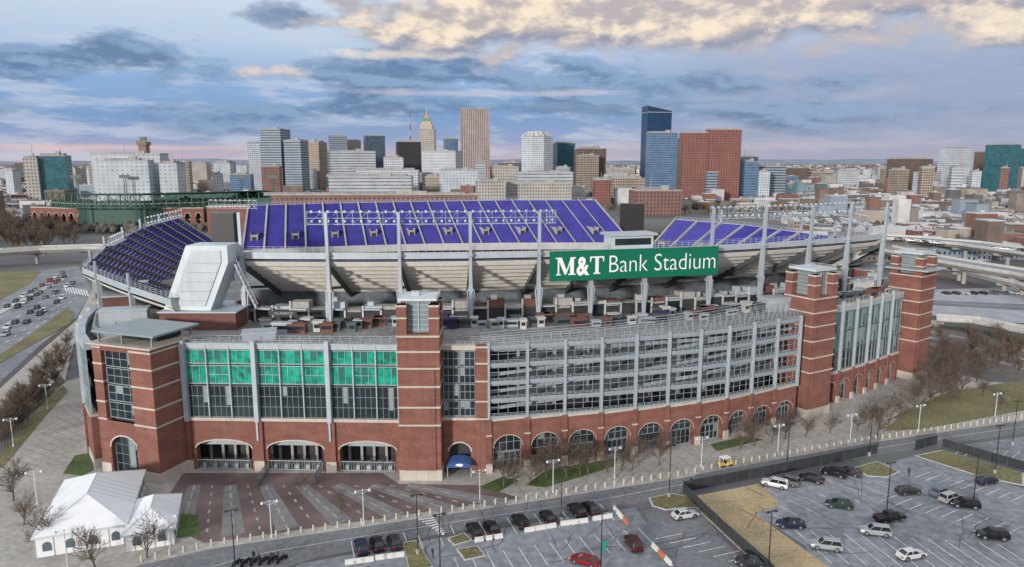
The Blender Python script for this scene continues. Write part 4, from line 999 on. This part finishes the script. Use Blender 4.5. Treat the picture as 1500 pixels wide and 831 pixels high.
for i in range(120):
    u=R.uniform(-20,112);v=R.uniform(330,366);x,y=G(u,v);put_tree(x,y,R.uniform(1.5,2.3),'woodland trees beyond the avenue','tall leafless tree in a bare winter wood',far=True)
for i in range(55):
    u=R.uniform(1290,1520);v=R.uniform(300,372);x,y=G(u,v);put_tree(x,y,R.uniform(1.0,1.6),'street trees among the houses',far=True)
structure('avenue',[G(*q) for q in [(45,398),(115,390),(135,425),(112,465),(60,505),(0,560),(-160,680),(-200,560),(-60,470),(0,432)]],.03,asph2)
structure('verge',[G(*q) for q in [(98,452),(108,458),(104,474),(60,498),(0,532),(-20,540),(0,520),(60,480)]],.16,grassb,.14)
structure('verge',[G(*q) for q in [(92,408),(96,409),(60,428),(10,456),(-60,490),(-66,488),(4,452),(56,425)]],.16,concl,.14)
structure('pavement',[G(*q) for q in [(135,425),(160,470),(108,505),(95,560),(0,640),(-160,760),(-160,690),(0,570),(60,515),(112,470)]],.1,pave,.1)
structure('verge',[G(*q) for q in [(0,398),(60,398),(45,415),(0,440),(-160,520),(-160,440)]],.1,grassb,.1)
structure('verge',[G(*q) for q in [(20,605),(90,552),(96,560),(0,645),(-100,720),(-120,700)]],.14,mat('leaf_litter',(.10,.08,.05),.95,var=.4,scale=.2))
mb=MB()
for (a,b) in (((100,402),(-20,478)),((110,412),(-20,495)),((118,425),(0,508)),((95,398),(-40,470)),((105,418),(-10,485)),((112,436),(20,505))):
    p=Vector(G(*a));q=Vector(G(*b));d=q-p;n=int(d.length/9)
    for i in range(n): line(p+d*i/n,p+d*(i+.45)/n,.28,.06)
for i in range(9): 
    a=G(94+i*4,419+i*.8);b=G(98+i*4,428+i*.8);line(a,b,.6,.065)
mk('road_markings',mb,[linep],kind='structure')
for (a,b,n) in (((92,401),(8,452),9),((100,403),(20,455),9),((108,416),(62,440),5),((60,448),(5,486),4),((75,452),(-5,500),3),((100,432),(58,462),3)):
    for i in range(n):
        t=(i+R.uniform(.0,.8))/n;u=a[0]+(b[0]-a[0])*t;v=a[1]+(b[1]-a[1])*t
        p=Vector(G(*a));q=Vector(G(*b));d=q-p;x,y=G(u,v);cl=R.choice(['black','dark','silver','white','red','grey','navy','black'])
        clone(CAR[R.choice(['sedan','suv'])],(x,y,.05),math.atan2(d.y,d.x),1,paint=paints[cl],props=dict(label='%s car driving in traffic on the wide avenue'%cl,category='car',group='cars on the avenue'))
structure('paved_yard',[G(*q) for q in [(1355,425),(1500,420),(1750,415),(1750,500),(1500,474),(1360,462)]],.03,mat('pale_asphalt',(.31,.33,.365),.9,var=.22,scale=.03,fine=.2))
structure('road',[G(*q) for q in [(1360,440),(1500,446),(1750,455),(1750,468),(1500,455),(1360,447)]],.05,asph)
mb=MB();line(G(1360,443.5),G(1500,450),.25,.07);line(G(1500,450),G(1750,461),.25,.07)
for i in range(22): a=G(1375+i*9,428-i*.3);b=G(1371+i*9,433-i*.3);line(a,b,.2,.05)
mk('road_markings',mb,[linep],kind='structure')
for i in range(9):
    u=1385+i*14+R.uniform(-2,2);x,y=G(u,431);cl=R.choice(['black','silver','white','grey','dark'])
    clone(CAR[R.choice(['sedan','suv'])],(x,y,.06),rad(100),1,paint=paints[cl],props=dict(label='%s car parked in the yard under the highway'%cl,category='car',group='cars parked in the yard'))
structure('railway_bed',[G(*q) for q in [(1365,478),(1500,505),(1750,550),(1750,620),(1500,562),(1365,510)]],.04,mat('ballast',(.14,.12,.11),.95,var=.3,scale=.3))
for k in range(3):
    a=G(1360,486+k*9);b=G(1750,565+k*20);t=thing('railway_track',(a[0],a[1],.05),label='pair of steel rails on dark ballast',category='railway track',group='railway tracks')
    m=MB();fr=Fr(a,b)
    for o_ in (-.75,.75): m.fbox(fr,0,fr.L,o_-.06,o_+.06,.08,.25,0)
    mk('rail',m,[steel],t)
    m=MB();q=0
    while q<fr.L: m.fbox(fr,q,q+.3,-1.3,1.3,.05,.12);q+=1.2
    mk('sleeper',m,[bark],t)
def viaduct(pts,w,th=2.3,pier=28):
    t=thing('elevated_highway',(pts[0][0],pts[0][1],0),label='long concrete elevated highway on round piers',category='elevated highway',group='elevated highways')
    n=len(pts);d=MB();pa=MB();Ls=[]
    for i in range(n):
        a=Vector(pts[max(0,i-1)][:2]);b=Vector(pts[min(n-1,i+1)][:2]);dd=(b-a).normalized();nn=Vector((-dd.y,dd.x))*w/2
        c=Vector(pts[i][:2]);Ls.append((c-nn,c+nn,pts[i][2]))
    for (a,b,z),(c,e,z2) in zip(Ls,Ls[1:]):
        d.hexa([(*a.lerp(b,.12),z-th),(*c.lerp(e,.12),z2-th),(*c.lerp(e,.88),z2-th),(*a.lerp(b,.88),z-th),(*a,z-.5),(*c,z2-.5),(*e,z2-.5),(*b,z-.5)],2)
        d.hexa([(*a,z-.5),(*c,z2-.5),(*e,z2-.5),(*b,z-.5),(*a,z),(*c,z2),(*e,z2),(*b,z)],0)
        d.poly([(*a.lerp(b,.05),z+.03),(*c.lerp(e,.05),z2+.03),(*c.lerp(e,.95),z2+.03),(*a.lerp(b,.95),z+.03)],1)
        for p,q in ((a,c),(b,e)):
            pa.hexa([(p.x-.2,p.y-.2,z),(q.x-.2,q.y-.2,z2),(q.x+.2,q.y+.2,z2),(p.x+.2,p.y+.2,z),(p.x-.2,p.y-.2,z+1.1),(q.x-.2,q.y-.2,z2+1.1),(q.x+.2,q.y+.2,z2+1.1),(p.x+.2,p.y+.2,z+1.1)])
    mk('deck',d,[concl,asph2,conc],t);mk('parapet',pa,[concl],t)
    tot=sum(plen([p[:2] for p in pts]));k=max(2,int(tot/pier))
    for p in along(pts,k):
        m=MB();m.tube((p[0],p[1],0),(p[0],p[1],p[2]-th-1),1.0,1.0,10);m.box(p[0]-w*.4,p[0]+w*.4,p[1]-.9,p[1]+.9,p[2]-th-1.2,p[2]-th+.1);mk('pier',m,[conc],t)
def g3(u,v,z): p=G(u,v,z);return (p[0],p[1],z)
viaduct([g3(1270,346,13),g3(1340,350,13),g3(1420,357,13),g3(1500,368,13),g3(1700,400,13)],20)
viaduct([g3(1290,362,11),g3(1365,378,10),g3(1430,389,10),g3(1500,400,10),g3(1700,438,10)],15)
viaduct([g3(1330,378,8),g3(1400,390,7),g3(1500,414,6),g3(1700,470,6)],9)
viaduct([g3(1372,466,3.2),g3(1430,470,3.5),g3(1500,484,4),g3(1700,530,5)],6,1.0)
viaduct([g3(-120,372,9),g3(0,368,9),g3(60,364,9),g3(130,362,9),g3(200,362,9)],13)
for i in range(16):
    u=R.uniform(1300,1500);x,y=G(u,350+(u-1290)*.09,13);cl=R.choice(['black','silver','white','red'])
    clone(CAR[R.choice(['sedan','suv'])],(x,y,13.05),rad(-25),1,paint=paints[cl],props=dict(label='%s car driving on the elevated concrete highway'%cl,category='car',group='cars on the highway'))
# ------------------------------------------------------------------ city
roofm=mat('flat_roof',(.26,.26,.27),.9,var=.25,scale=.05,fine=.3)
WM=dict(
 grey=winmat('win_grey',(.27,.31,.36),(.06,.09,.12),3,3.8,1.0,.5),
 tan=winmat('win_tan',(.31,.26,.21),(.08,.07,.07),3.4,3.8,.6,.55),
 white=winmat('win_white',(.46,.49,.53),(.16,.19,.23),3.2,3.6,.55,.5),
 whiteh=winmat('win_whiteh',(.42,.44,.47),(.16,.19,.22),3.2,4.2,1.0,.40),
 dkgl=winmat('win_darkglass',(.05,.06,.085),(.06,.09,.13),3.4,3.8,.85,.8,.12),
 black=winmat('win_black',(.04,.038,.042),(.018,.02,.025),3,3.8,.6,.6,.2),
 stripe=winmat('win_stripe',(.44,.37,.36),(.11,.09,.09),3.4,3.6,.5,.92),
 teal=winmat('win_teal',(.04,.10,.12),(.03,.12,.145),3.2,3.8,.85,.8,.12),
 blue=winmat('win_blue',(.015,.035,.08),(.010,.045,.11),3.2,3.8,.88,.82,.10),
 lblue=winmat('win_lblue',(.15,.21,.30),(.05,.12,.22),3.2,3.8,.8,.6,.12),
 red=winmat('win_red',(.215,.095,.078),(.085,.047,.047),3.6,3.3,.42,.55),
 brown=winmat('win_brown',(.15,.10,.088),(.05,.045,.045),3.6,3.5,.5,.5),
 hotel=winmat('win_hotel',(.42,.46,.50),(.23,.28,.32),4.5,3.6,.55,.45),
 wareh=winmat('win_warehouse',(.20,.11,.09),(.06,.05,.06),4,4,.4,.5),
 cream=winmat('win_cream',(.38,.36,.33),(.13,.13,.13),3.4,3.8,.5,.5))
def bld(u0,u1,vt,y,mk_,lab,ang=16,dep=None,name='office_tower',cat='building'):
    x0,z=atY(u0,vt,y);x1,_=atY(u1,vt,y);wd=x1-x0;a=rad(ang)
    D=dep or min(wd*.7,35)
    W=(wd-D*abs(math.sin(a)))/math.cos(a)
    if W<wd*.3: a=0;W=wd
    cx=(x0+x1)/2;cy=y+D/2
    t=thing(name,(cx,cy,0),label=lab,category=cat)
    c,s=math.cos(a),math.sin(a)
    def rp(px,py): return (cx+px*c-py*s,cy+px*s+py*c)
    m=MB();P=[rp(-W/2,-D/2),rp(W/2,-D/2),rp(W/2,D/2),rp(-W/2,D/2)]
    for i in range(4): m.wall(P[i],P[(i+1)%4],0,z,0,i*100)
    mk('wall',m,[WM[mk_]],t)
    m=MB();m.poly([(q[0],q[1],z-.6) for q in P],0)
    for i in range(4):
        a0=P[i];a1=P[(i+1)%4];f=Fr(a0,a1);m.fbox(f,-.2,f.L+.2,-.5,.25,z,z+1.0,1)
    k=.25+R.random()*.3;hh=R.uniform(3,6)
    m.prism([rp(-W*k,-D*.25),rp(W*k*.8,-D*.25),rp(W*k*.8,D*.3),rp(-W*k,D*.3)],z-.5,z+hh*.6,0)
    m.prism([rp(W*.1,-D*.3),rp(W*.25,-D*.3),rp(W*.25,-D*.1),rp(W*.1,-D*.1)],z-.5,z+hh,1)
    if R.random()<.5: q=rp(W*R.uniform(-.3,.3),0);m.tube((q[0],q[1],z),(q[0],q[1],z+R.uniform(8,18)),.4,.2,4,1)
    mk('roof',m,[roofm,conc],t)
    return t,rp,W,D,z
bld(30,52,233,800,'cream','cream low office block beside a green glass hall')
bld(50,92,229,810,'teal','green glass office block with a flat roof')
bld(132,232,226,720,'hotel','wide pale grey hotel slab with a flat roof',4,22);bld(230,258,240,700,'hotel','pale hotel wing with regular windows',4,22);bld(140,215,236,690,'hotel','pale lower hotel block with many windows',4,14)
def clock():
    x0,z=atY(203,206,1250);x1,_=atY(217,206,1250);c=(x0+x1)/2;t=thing('clock_tower',(c,1250,0),label='slim brown clock tower with crenellated top',category='tower');m=MB();w=(x1-x0)/2*.8
    m.prism([(c-w,1250-w),(c+w,1250-w),(c+w,1250+w),(c-w,1250+w)],0,z-8);w*=1.3
    m.prism([(c-w,1250-w),(c+w,1250-w),(c+w,1250+w),(c-w,1250+w)],z-8,z-2)
    for a in (-1,0,1): m.box(c+a*w*.7-1.2,c+a*w*.7+1.2,1250-w,1250-w+2,z-2,z)
    mk('shaft',m,[mat('tower_brown',(.22,.16,.125),.9)],t);m=MB();m.box(c-w*.6,c+w*.6,1248,1252,z,z+6);mk('roof',m,[steeld],t)
clock()
bld(359,380,210,1300,'white','white panelled downtown office tower');bld(379,418,190,1150,'grey','grey banded office tower with wide windows',-14);bld(414,446,206,1140,'grey','stepped grey office wing with banded windows',-14)
bld(434,473,209,1300,'tan','tan stone office tower with dark windows',-12);bld(473,548,222,1200,'whiteh','light grey low office block with banded windows')
bld(476,507,199,1500,'grey','grey office tower with a flat roof');bld(505,528,206,1550,'cream','pale stone tower with a flat roof');bld(528,563,199,1450,'dkgl','dark grey glass office tower')
t,rp,W,D,z=bld(576,616,208,1350,'black','black steel office tower with a red mast')
m=MB();c=rp(W*.1,0);zt=atY(603,153,1350)[1]
for i in range(6): m.tube((c[0],c[1],z+(zt-z)*i/6),(c[0],c[1],z+(zt-z)*(i+1)/6),1.6-i*.2,1.5-i*.2,6,i%2)
mk('mast',m,[mat('mast_red',(.35,.05,.04),.7),conc],t)
t,rp,W,D,z=bld(612,636,190,1500,'cream','stepped art deco tower with green and gold roof',0,30)
c=rp(0,0);m=MB();w=(atY(636,190,1500)[0]-atY(612,190,1500)[0])/2
zt=atY(623,168,1500)[1]
def fru(w0,w1,z0,z1,mm): 
    P0=[(c[0]+a*w0,c[1]+b*w0) for a,b in ((-1,-1),(1,-1),(1,1),(-1,1))];P1=[(c[0]+a*w1,c[1]+b*w1) for a,b in ((-1,-1),(1,-1),(1,1),(-1,1))]
    for i in range(4): j=(i+1)%4;m.poly([(*P0[i],z0),(*P0[j],z0),(*P1[j],z1),(*P1[i],z1)],mm)
    m.poly([(*p,z1) for p in P1],mm)
fru(w*.8,w*.75,z,z+10,0);fru(w*.62,w*.55,z+10,z+17,0);fru(w*.55,w*.34,z+17,z+24,1);fru(w*.34,w*.12,z+24,zt,2);fru(.8,.1,zt,zt+18,2)
mk('crown',m,[mat('deco_stone',(.38,.35,.30),.8),mat('copper_green',(.13,.22,.13),.6),mat('gilded',(.46,.34,.08),.4,.4)],t)
bld(617,675,222,1050,'whiteh','pale concrete office block with banded windows',-12);bld(648,671,204,1500,'lblue','blue glass tower rising behind');
bld(672,717,160,1350,'stripe','tall pinkish tower with dark vertical window strips',10,32)
def octo():
    y=1250;x0,z=atY(762,200,y);x1,_=atY(813,200,y);c=(x0+x1)/2;r=(x1-x0)/2;t=thing('hotel_tower',(c,y+r,0),label='white many-sided tower with a crown of arches',category='building')
    m=MB();P=[(c+r*math.cos(rad(22.5+45*i)),y+r+r*math.sin(rad(22.5+45*i))) for i in range(8)]
    for i in range(8): m.wall(P[i],P[(i+1)%8],0,z,0,i*40)
    mk('wall',m,[WM['white']],t);m=MB();m.poly([(*p,z) for p in P]);
    for i in range(16):
        a=2*math.pi*i/16;m.tube((c+r*.95*math.cos(a),y+r+r*.95*math.sin(a),z),(c+r*.6*math.cos(a),y+r+r*.6*math.sin(a),z+8),.9,.6,4)
    P2=[(c+(p[0]-c)*.6,y+r+(p[1]-y-r)*.6) for p in P];m.prism(P2,z+1,z+9,0);mk('crown',m,[concl],t)
octo()
bld(811,843,210,1350,'teal','dark green glass office tower',14);bld(843,889,218,1250,'brown','red brown office block with white bands');bld(846,878,228,1230,'tan','tan lower block with punched windows')
t,rp,W,D,z=bld(944,985,165,1250,'blue','dark blue glass tower with a slanted top',10,30)
m=MB();P=[rp(-W/2,-D/2),rp(W/2,-D/2),rp(W/2,D/2),rp(-W/2,D/2)];z2=z+11;z1=z+3
zs=[z2,z1,z1,z2]
for i in range(4): j=(i+1)%4;m.poly([(*P[i],z),(*P[j],z),(*P[j],zs[j]),(*P[i],zs[i])])
m.poly([(*P[i],zs[i]) for i in range(4)]);mk('crown',m,[mat('blue_crown',(.02,.05,.10),.2,.2,var=.1)],t)
bld(950,994,195,1200,'lblue','blue glass tower with lighter banding',10,24);bld(992,1002,206,1300,'white','thin white residential tower edge',0)
bld(1001,1046,195,1010,'red','large red brick residential tower with small windows',0,24);bld(1040,1087,190,1006,'red','tall red brick residential slab with balconies',0,24)
bld(1087,1112,230,1400,'dkgl','dark glass mid-rise block')
bld(1310,1372,233,1300,'brown','dark brown brick block with regular windows');bld(1388,1432,218,1400,'white','pale white and blue residential tower');bld(1433,1459,223,1450,'brown','brown residential tower with flat roof');bld(1459,1500,212,1250,'teal','dark teal glass office tower');bld(1500,1560,218,1300,'teal','dark teal glass office tower')
bld(1350,1432,266,1250,'white','low white block beneath the towers')
bld(480,602,259,900,'whiteh','long low white office block',3,30);bld(520,612,250,1000,'white','white office block with punched windows',3,30)
bld(756,840,253,950,'whiteh','stepped white convention building',4,40);bld(740,838,268,880,'cream','low cream hall with flat roof',4,40);bld(640,700,250,960,'hotel','pale office block with regular windows',5);bld(720,760,245,1000,'cream','cream office block with regular windows',5)
bld(695,740,266,850,'cream','low cream block with regular windows',5);bld(870,895,264,900,'red','small red brick hall with dark windows',5);bld(560,590,232,1100,'white','white mid-rise block with flat roof',5);bld(928,1000,280,800,'wareh','dark brick low-rise block',5);bld(895,945,262,1000,'tan','tan low-rise block with punched windows',5)
bld(398,700,286,600,'wareh','very long red brick warehouse with rows of windows',2,16,name='brick_warehouse')
BPK=thing('ballpark',(-290,620,0),label='brick ballpark with dark green steel roof and arches',category='stadium')
gs=mat('ballpark_green',(.025,.075,.06),.6,.2,var=.2)
def ballpark():
    pts=[g3(48,335,0)[:2],g3(110,338,0)[:2],g3(190,338,0)[:2],g3(300,337,0)[:2]];p2=along(pts,18);m=MB()
    for i in range(18):
        fr=Fr(p2[i],p2[i+1]);m.arch(fr,0,fr.L,0,19,fr.L*.5,12,3,2,0,1,.5);m.fbox(fr,0,fr.L,-2,.3,19,19.7,1);m.fbox(fr,0,fr.L,-4,-3.5,0,19,2)
        m.fbox(fr,fr.L*.25,fr.L*.75,-3.4,-3.2,8.5,9.5,1)
    mk('wall',m,[brick,stone,dark,gs],BPK)
    m=MB()
    roofp=[g3(55,300,22)[:2],g3(110,303,22)[:2],g3(200,303,22)[:2],g3(300,300,22)[:2],g3(400,296,22)[:2]]
    p3=along(roofp,22)
    for i in range(22):
        fr=Fr(p3[i],p3[i+1]);m.hexa([fr.pt(0,-6,32),fr.pt(fr.L,-6,32),fr.pt(fr.L,-30,30),fr.pt(0,-30,30),fr.pt(0,-6,32.8),fr.pt(fr.L,-6,32.8),fr.pt(fr.L,-30,30.8),fr.pt(0,-30,30.8)],0)
        m.beam(fr.pt(0,-6,20),fr.pt(0,-8,32),.8,.8,0);m.beam(fr.pt(0,-6,20),fr.pt(fr.L,-8,32),.4,.4,0);m.beam(fr.pt(fr.L,-6,20),fr.pt(0,-8,32),.4,.4,0);m.beam(fr.pt(0,-3,21),fr.pt(fr.L,-3,21),.5,.8,0)
        m.fbox(fr,0,fr.L,-14,-12,0,26,0);m.fbox(fr,0,fr.L,-11,-10.5,23,24,2)
    mk('roof',m,[gs,brickd,conc],BPK)
    m=MB()
    for k in range(3): m.fbox(Fr((-330,640+k*22),(-180,650+k*22)),0,150,-20,0,0,22+k*4,0)
    mk('seating',m,[gs],BPK)
    m=MB();fr=Fr((-255,600),(-195,604));m.fbox(fr,0,fr.L,-8,0,0,22,0);m.fbox(fr,0,fr.L,-8,.3,22,23,1);mk('outfield_wall',m,[brick,stone],BPK)
ballpark()
for u in (75,150,330,380):
    x,y=G(u,336);y+=45;z=44;t=thing('floodlight_tower',(x,y,0),label='dark green floodlight tower above the ballpark roof',category='floodlight tower',group='ballpark floodlights')
    m=MB();m.beam((x-1,y,0),(x-1,y,z),.5,.5);m.beam((x+1,y,0),(x+1,y,z),.5,.5)
    for k in range(14): m.beam((x-1,y,k*3),(x+1,y,k*3+3),.2,.2)
    mk('mast',m,[gs],t);m=MB();m.box(x-5,x+5,y-.5,y+.5,z,z+3);mk('lamp_bank',m,[steeld],t)
keys=['cream','white','tan','brown','white','whiteh','grey','wareh','hotel','cream','lblue']
for i in range(180):
    y=R.uniform(1000,2400);u=R.uniform(-10,1510)
    if 1120<u<1300: y=R.uniform(1500,2600)
    vt=R.uniform(236,262) if u<1100 else R.uniform(243,262)
    z=atY(u,vt,y)[1]
    if z<9: continue
    wpx=R.uniform(12,36)
    t=bld(u,u+wpx,vt,y,R.choice(keys),'mid-rise city block with rows of windows',R.choice([-14,12,8,-8]),name='city_block');t[0]['group']='city blocks around downtown'
HV=[]
hw=[mat('house_brick',(.19,.10,.08),.9,var=.3,scale=.02,fine=.1),mat('house_white',(.46,.46,.46),.9,var=.2,scale=.02,fine=.1),mat('house_tan',(.31,.27,.235),.9,var=.25,scale=.02,fine=.1),mat('house_brown',(.16,.12,.10),.9,var=.25,scale=.02,fine=.1),mat('house_blue',(.22,.27,.33),.9,var=.15)]
hr=[mat('shingle_dark',(.11,.115,.125),.9,var=.3,scale=.02,fine=.1),mat('roof_pale',(.46,.47,.49),.9,var=.25,scale=.02,fine=.1),mat('roof_brown',(.20,.175,.16),.9,var=.25,scale=.02,fine=.1)]
for k in range(8):
    m=MB();w_=R.uniform(5,7);d=12;h=R.uniform(7,10)
    m.box(-w_/2,w_/2,-d/2,d/2,0,h,0)
    if k%2: 
        m.poly([(-w_/2-.2,-d/2-.3,h),(w_/2+.2,-d/2-.3,h),(w_/2+.2,0,h+2.4),(-w_/2-.2,0,h+2.4)],1);m.poly([(w_/2+.2,d/2+.3,h),(-w_/2-.2,d/2+.3,h),(-w_/2-.2,0,h+2.4),(w_/2+.2,0,h+2.4)],1)
        for s in (-1,1): m.poly([(s*w_/2,-d/2,h),(s*w_/2,d/2,h),(s*w_/2,0,h+2.3)],0)
    else: m.box(-w_/2-.1,w_/2+.1,-d/2-.1,d/2+.1,h,h+.4,1)
    m.box(w_/2-1,w_/2-.4,1,1.8,h,h+2.6,0)
    for z in (1.6,4.6)+((7.2,) if h>9 else ()):
        for x in (-w_*.25,w_*.25): m.box(x-.5,x+.5,-d/2-.04,-d/2,z,z+1.6,2)
        for x in (-w_*.2,w_*.25): m.box(x-.5,x+.5,d/2,d/2+.04,z,z+1.6,2)
    for z in (4.6,): m.box(-w_/2-.04,-w_/2,-2,-1,z,z+1.6,2)
    o=mk('row_house',m,[hw[(0,1,2,3,0,4,1,2)[k]],hr[k%3],glassd],link=False);TEMPL.append(o);HV.append(o)
nh=0
for row in range(60):
    y=520+row*17+ (row//2)*6
    for seg in range(3):
        x0=y*R.uniform(.38,.70);n=R.randint(4,9);kk=R.randrange(8);x=x0
        for j in range(n):
            if nh>=290: break
            u=750+x/ (y*.9857+10)*1050
            if 1130<u<1500 and y<1300:
                clone(HV[(kk+ (R.random()<.35)*R.randrange(8))%8],(x,y+R.uniform(-.5,.5),0),rad(4),(1,1,R.uniform(.9,1.2)),props=dict(label='narrow terraced town house with a flat or gabled roof',category='house',group='terraced houses in the city'));nh+=1
            x+=6.4
def stuff_city(seed,n,xr,yr,name):
    r=random.Random(seed);m=MB()
    for i in range(n):
        y=yr[0]+(yr[1]-yr[0])*r.random()**1.3;x=y*r.uniform(*xr)
        w_=r.uniform(6,26)*(1+y/4000);d=r.uniform(8,16);h=r.uniform(6,13)*(1+(r.random()<.12)*1.2)
        mm=r.choice([0,0,1,1,2,3,4,5,6,7,3,2]);rf=r.choice([5,6,7,6,5])
        m.box(x-w_/2,x+w_/2,y-d/2,y+d/2,0,h,mm);m.box(x-w_/2-.1,x+w_/2+.1,y-d/2-.1,y+d/2+.1,h,h+.6,rf)
        if r.random()<.5: m.box(x-1.5,x+1,y-1,y+1.5,h,h+2.2,rf)
        if y<1600:
            k=x-w_/2+1
            while k<x+w_/2-1:
                for z in (1.5,4.7): m.box(k,k+1,y-d/2-.06,y-d/2,z,z+1.6,8)
                k+=3
    mk(name,m,hw+hr+[glassd],kind='stuff',label='sea of distant low city roofs',category='houses')
stuff_city(1,3400,(-.85,.85),(900,3400),'distant_houses')
stuff_city(2,2600,(-.9,.9),(3000,9000),'distant_houses')
stuff_city(3,260,(.42,.85),(430,1000),'distant_houses')
stuff_city(4,160,(-.85,-.45),(640,1000),'distant_houses')
m=MB();r=random.Random(5)
for i in range(5600):
    y=600+7000*r.random()**1.8;x=y*r.uniform(-.85,.85)
    if y<800 and abs(x)<y*.4: continue
    s=r.uniform(3,6)*(1+y/6000);h=s*1.5
    for k in range(3):
        cx=x+r.uniform(-s,s);cy=y+r.uniform(-s,s);q=s*r.uniform(.4,.8);zz=h*r.uniform(.5,.8)
        m.poly([(cx-q,cy,zz*.3),(cx+q*r.uniform(.2,.6),cy-q,zz*.25),(cx+q,cy+r.uniform(-1,1),zz*.8),(cx+q*.1,cy,h*r.uniform(.8,1.1)),(cx-q*.8,cy,zz)])
mk('distant_trees',m,[mat('far_trees',(.095,.08,.068),1,var=.4,scale=.03,fine=.3)],kind='stuff',label='bare brown trees spread through the far city',category='trees')
for u,v,y in ((1143,258,1150),(1205,264,1200),(1168,262,1180)):
    x,z=atY(u,v,y);t=thing('glass_pavilion',(x,y,0),label='glass pyramid roofed waterfront pavilion',category='pavilion',group='waterfront pavilions')
    m=MB();m.box(x-18,x+18,y-14,y+14,0,10);mk('wall',m,[conc],t)
    m=MB();zb=10
    q=[(x-18,y-14),(x+18,y-14),(x+18,y+14),(x-18,y+14)]
    for i in range(4): m.poly([(*q[i],zb),(*q[(i+1)%4],zb),(x,y,z)])
    mk('roof',m,[mat('pavilion_glass',(.14,.22,.24),.2,.1,var=.2)],t)
# people
vs=[(0,0,.95),(0,0,1.2),(0,0,1.42),(0,0,1.55),(0,.01,1.68),(.2,0,1.4),(.27,.02,1.12),(.27,-.08,.88),(-.2,0,1.4),(-.27,.02,1.12),(-.27,-.06,.88),(.1,0,.9),(.12,-.05,.5),(.12,.03,.06),(.12,-.14,.03),(-.1,0,.9),(-.12,.08,.5),(-.12,.15,.06),(-.12,0,.03)]
es=[(0,1),(1,2),(2,3),(3,4),(2,5),(5,6),(6,7),(2,8),(8,9),(9,10),(0,11),(11,12),(12,13),(13,14),(0,15),(15,16),(16,17),(17,18)]
rs=[.15,.15,.15,.06,.1,.07,.05,.04,.07,.05,.04,.1,.07,.05,.04,.1,.07,.05,.04]
bm=bmesh.new();sk=bm.verts.layers.skin.verify();bv=[bm.verts.new(v) for v in vs]
for a,b in es: bm.edges.new((bv[a],bv[b]))
for v,r0 in zip(bv,rs): v[sk].radius=(r0,r0)
bv[0][sk].use_root=True
pm=bpy.data.meshes.new('person');bm.to_mesh(pm);bm.free()
pm.materials.append(mat('dark_clothing',(.03,.035,.05),.9,var=.2,scale=3))
for u,v in ((1331,698),(380,826),(398,824),(408,822),(372,822),(634,818),(196,712),(1012,712)):
    x,y=G(u,v);o=bpy.data.objects.new('person',pm);o.location=(x,y,.05);o.rotation_euler=(0,0,R.uniform(0,6));COL.objects.link(o)
    a=o.modifiers.new('skin','SKIN');b=o.modifiers.new('sub','SUBSURF');b.levels=1;b.render_levels=1
    o['label']='person in dark clothes standing on the asphalt';o['category']='person';o['group']='people near the lot'
def moto():
    T=thing('motorcycle',(0,0,0),link=False);m=MB();m.beam((-.5,0,.55),(.45,0,.75),.25,.3);m.beam((.45,0,.75),(.75,0,.35),.08,.08);m.beam((.4,-.35,1.0),(.4,.35,1.0),.05,.05);m.beam((-.7,0,.8),(0,0,.8),.25,.1);m.box(-.2,.2,-.15,.15,.25,.6);mk('body',m,[black],T,link=False)
    for x in (-.7,.75): q=MB();q.tube((x,-.06,.32),(x,.06,.32),.32,.32,14);mk('wheel',q,[rubber],T,link=False)
    TEMPL.append(T);return T
MO=moto()
for i in range(6):
    x,y=G(348+i*13,829-i*1.2);clone(MO,(x,y,.04),rad(60),1.1,props=dict(label='black motorcycle parked on the asphalt',category='motorcycle',group='parked motorcycles'))
def kill(o):
    for c in KIDS.get(o.name,[]): kill(c)
    bpy.data.objects.remove(o)
for T in TEMPL: kill(T)
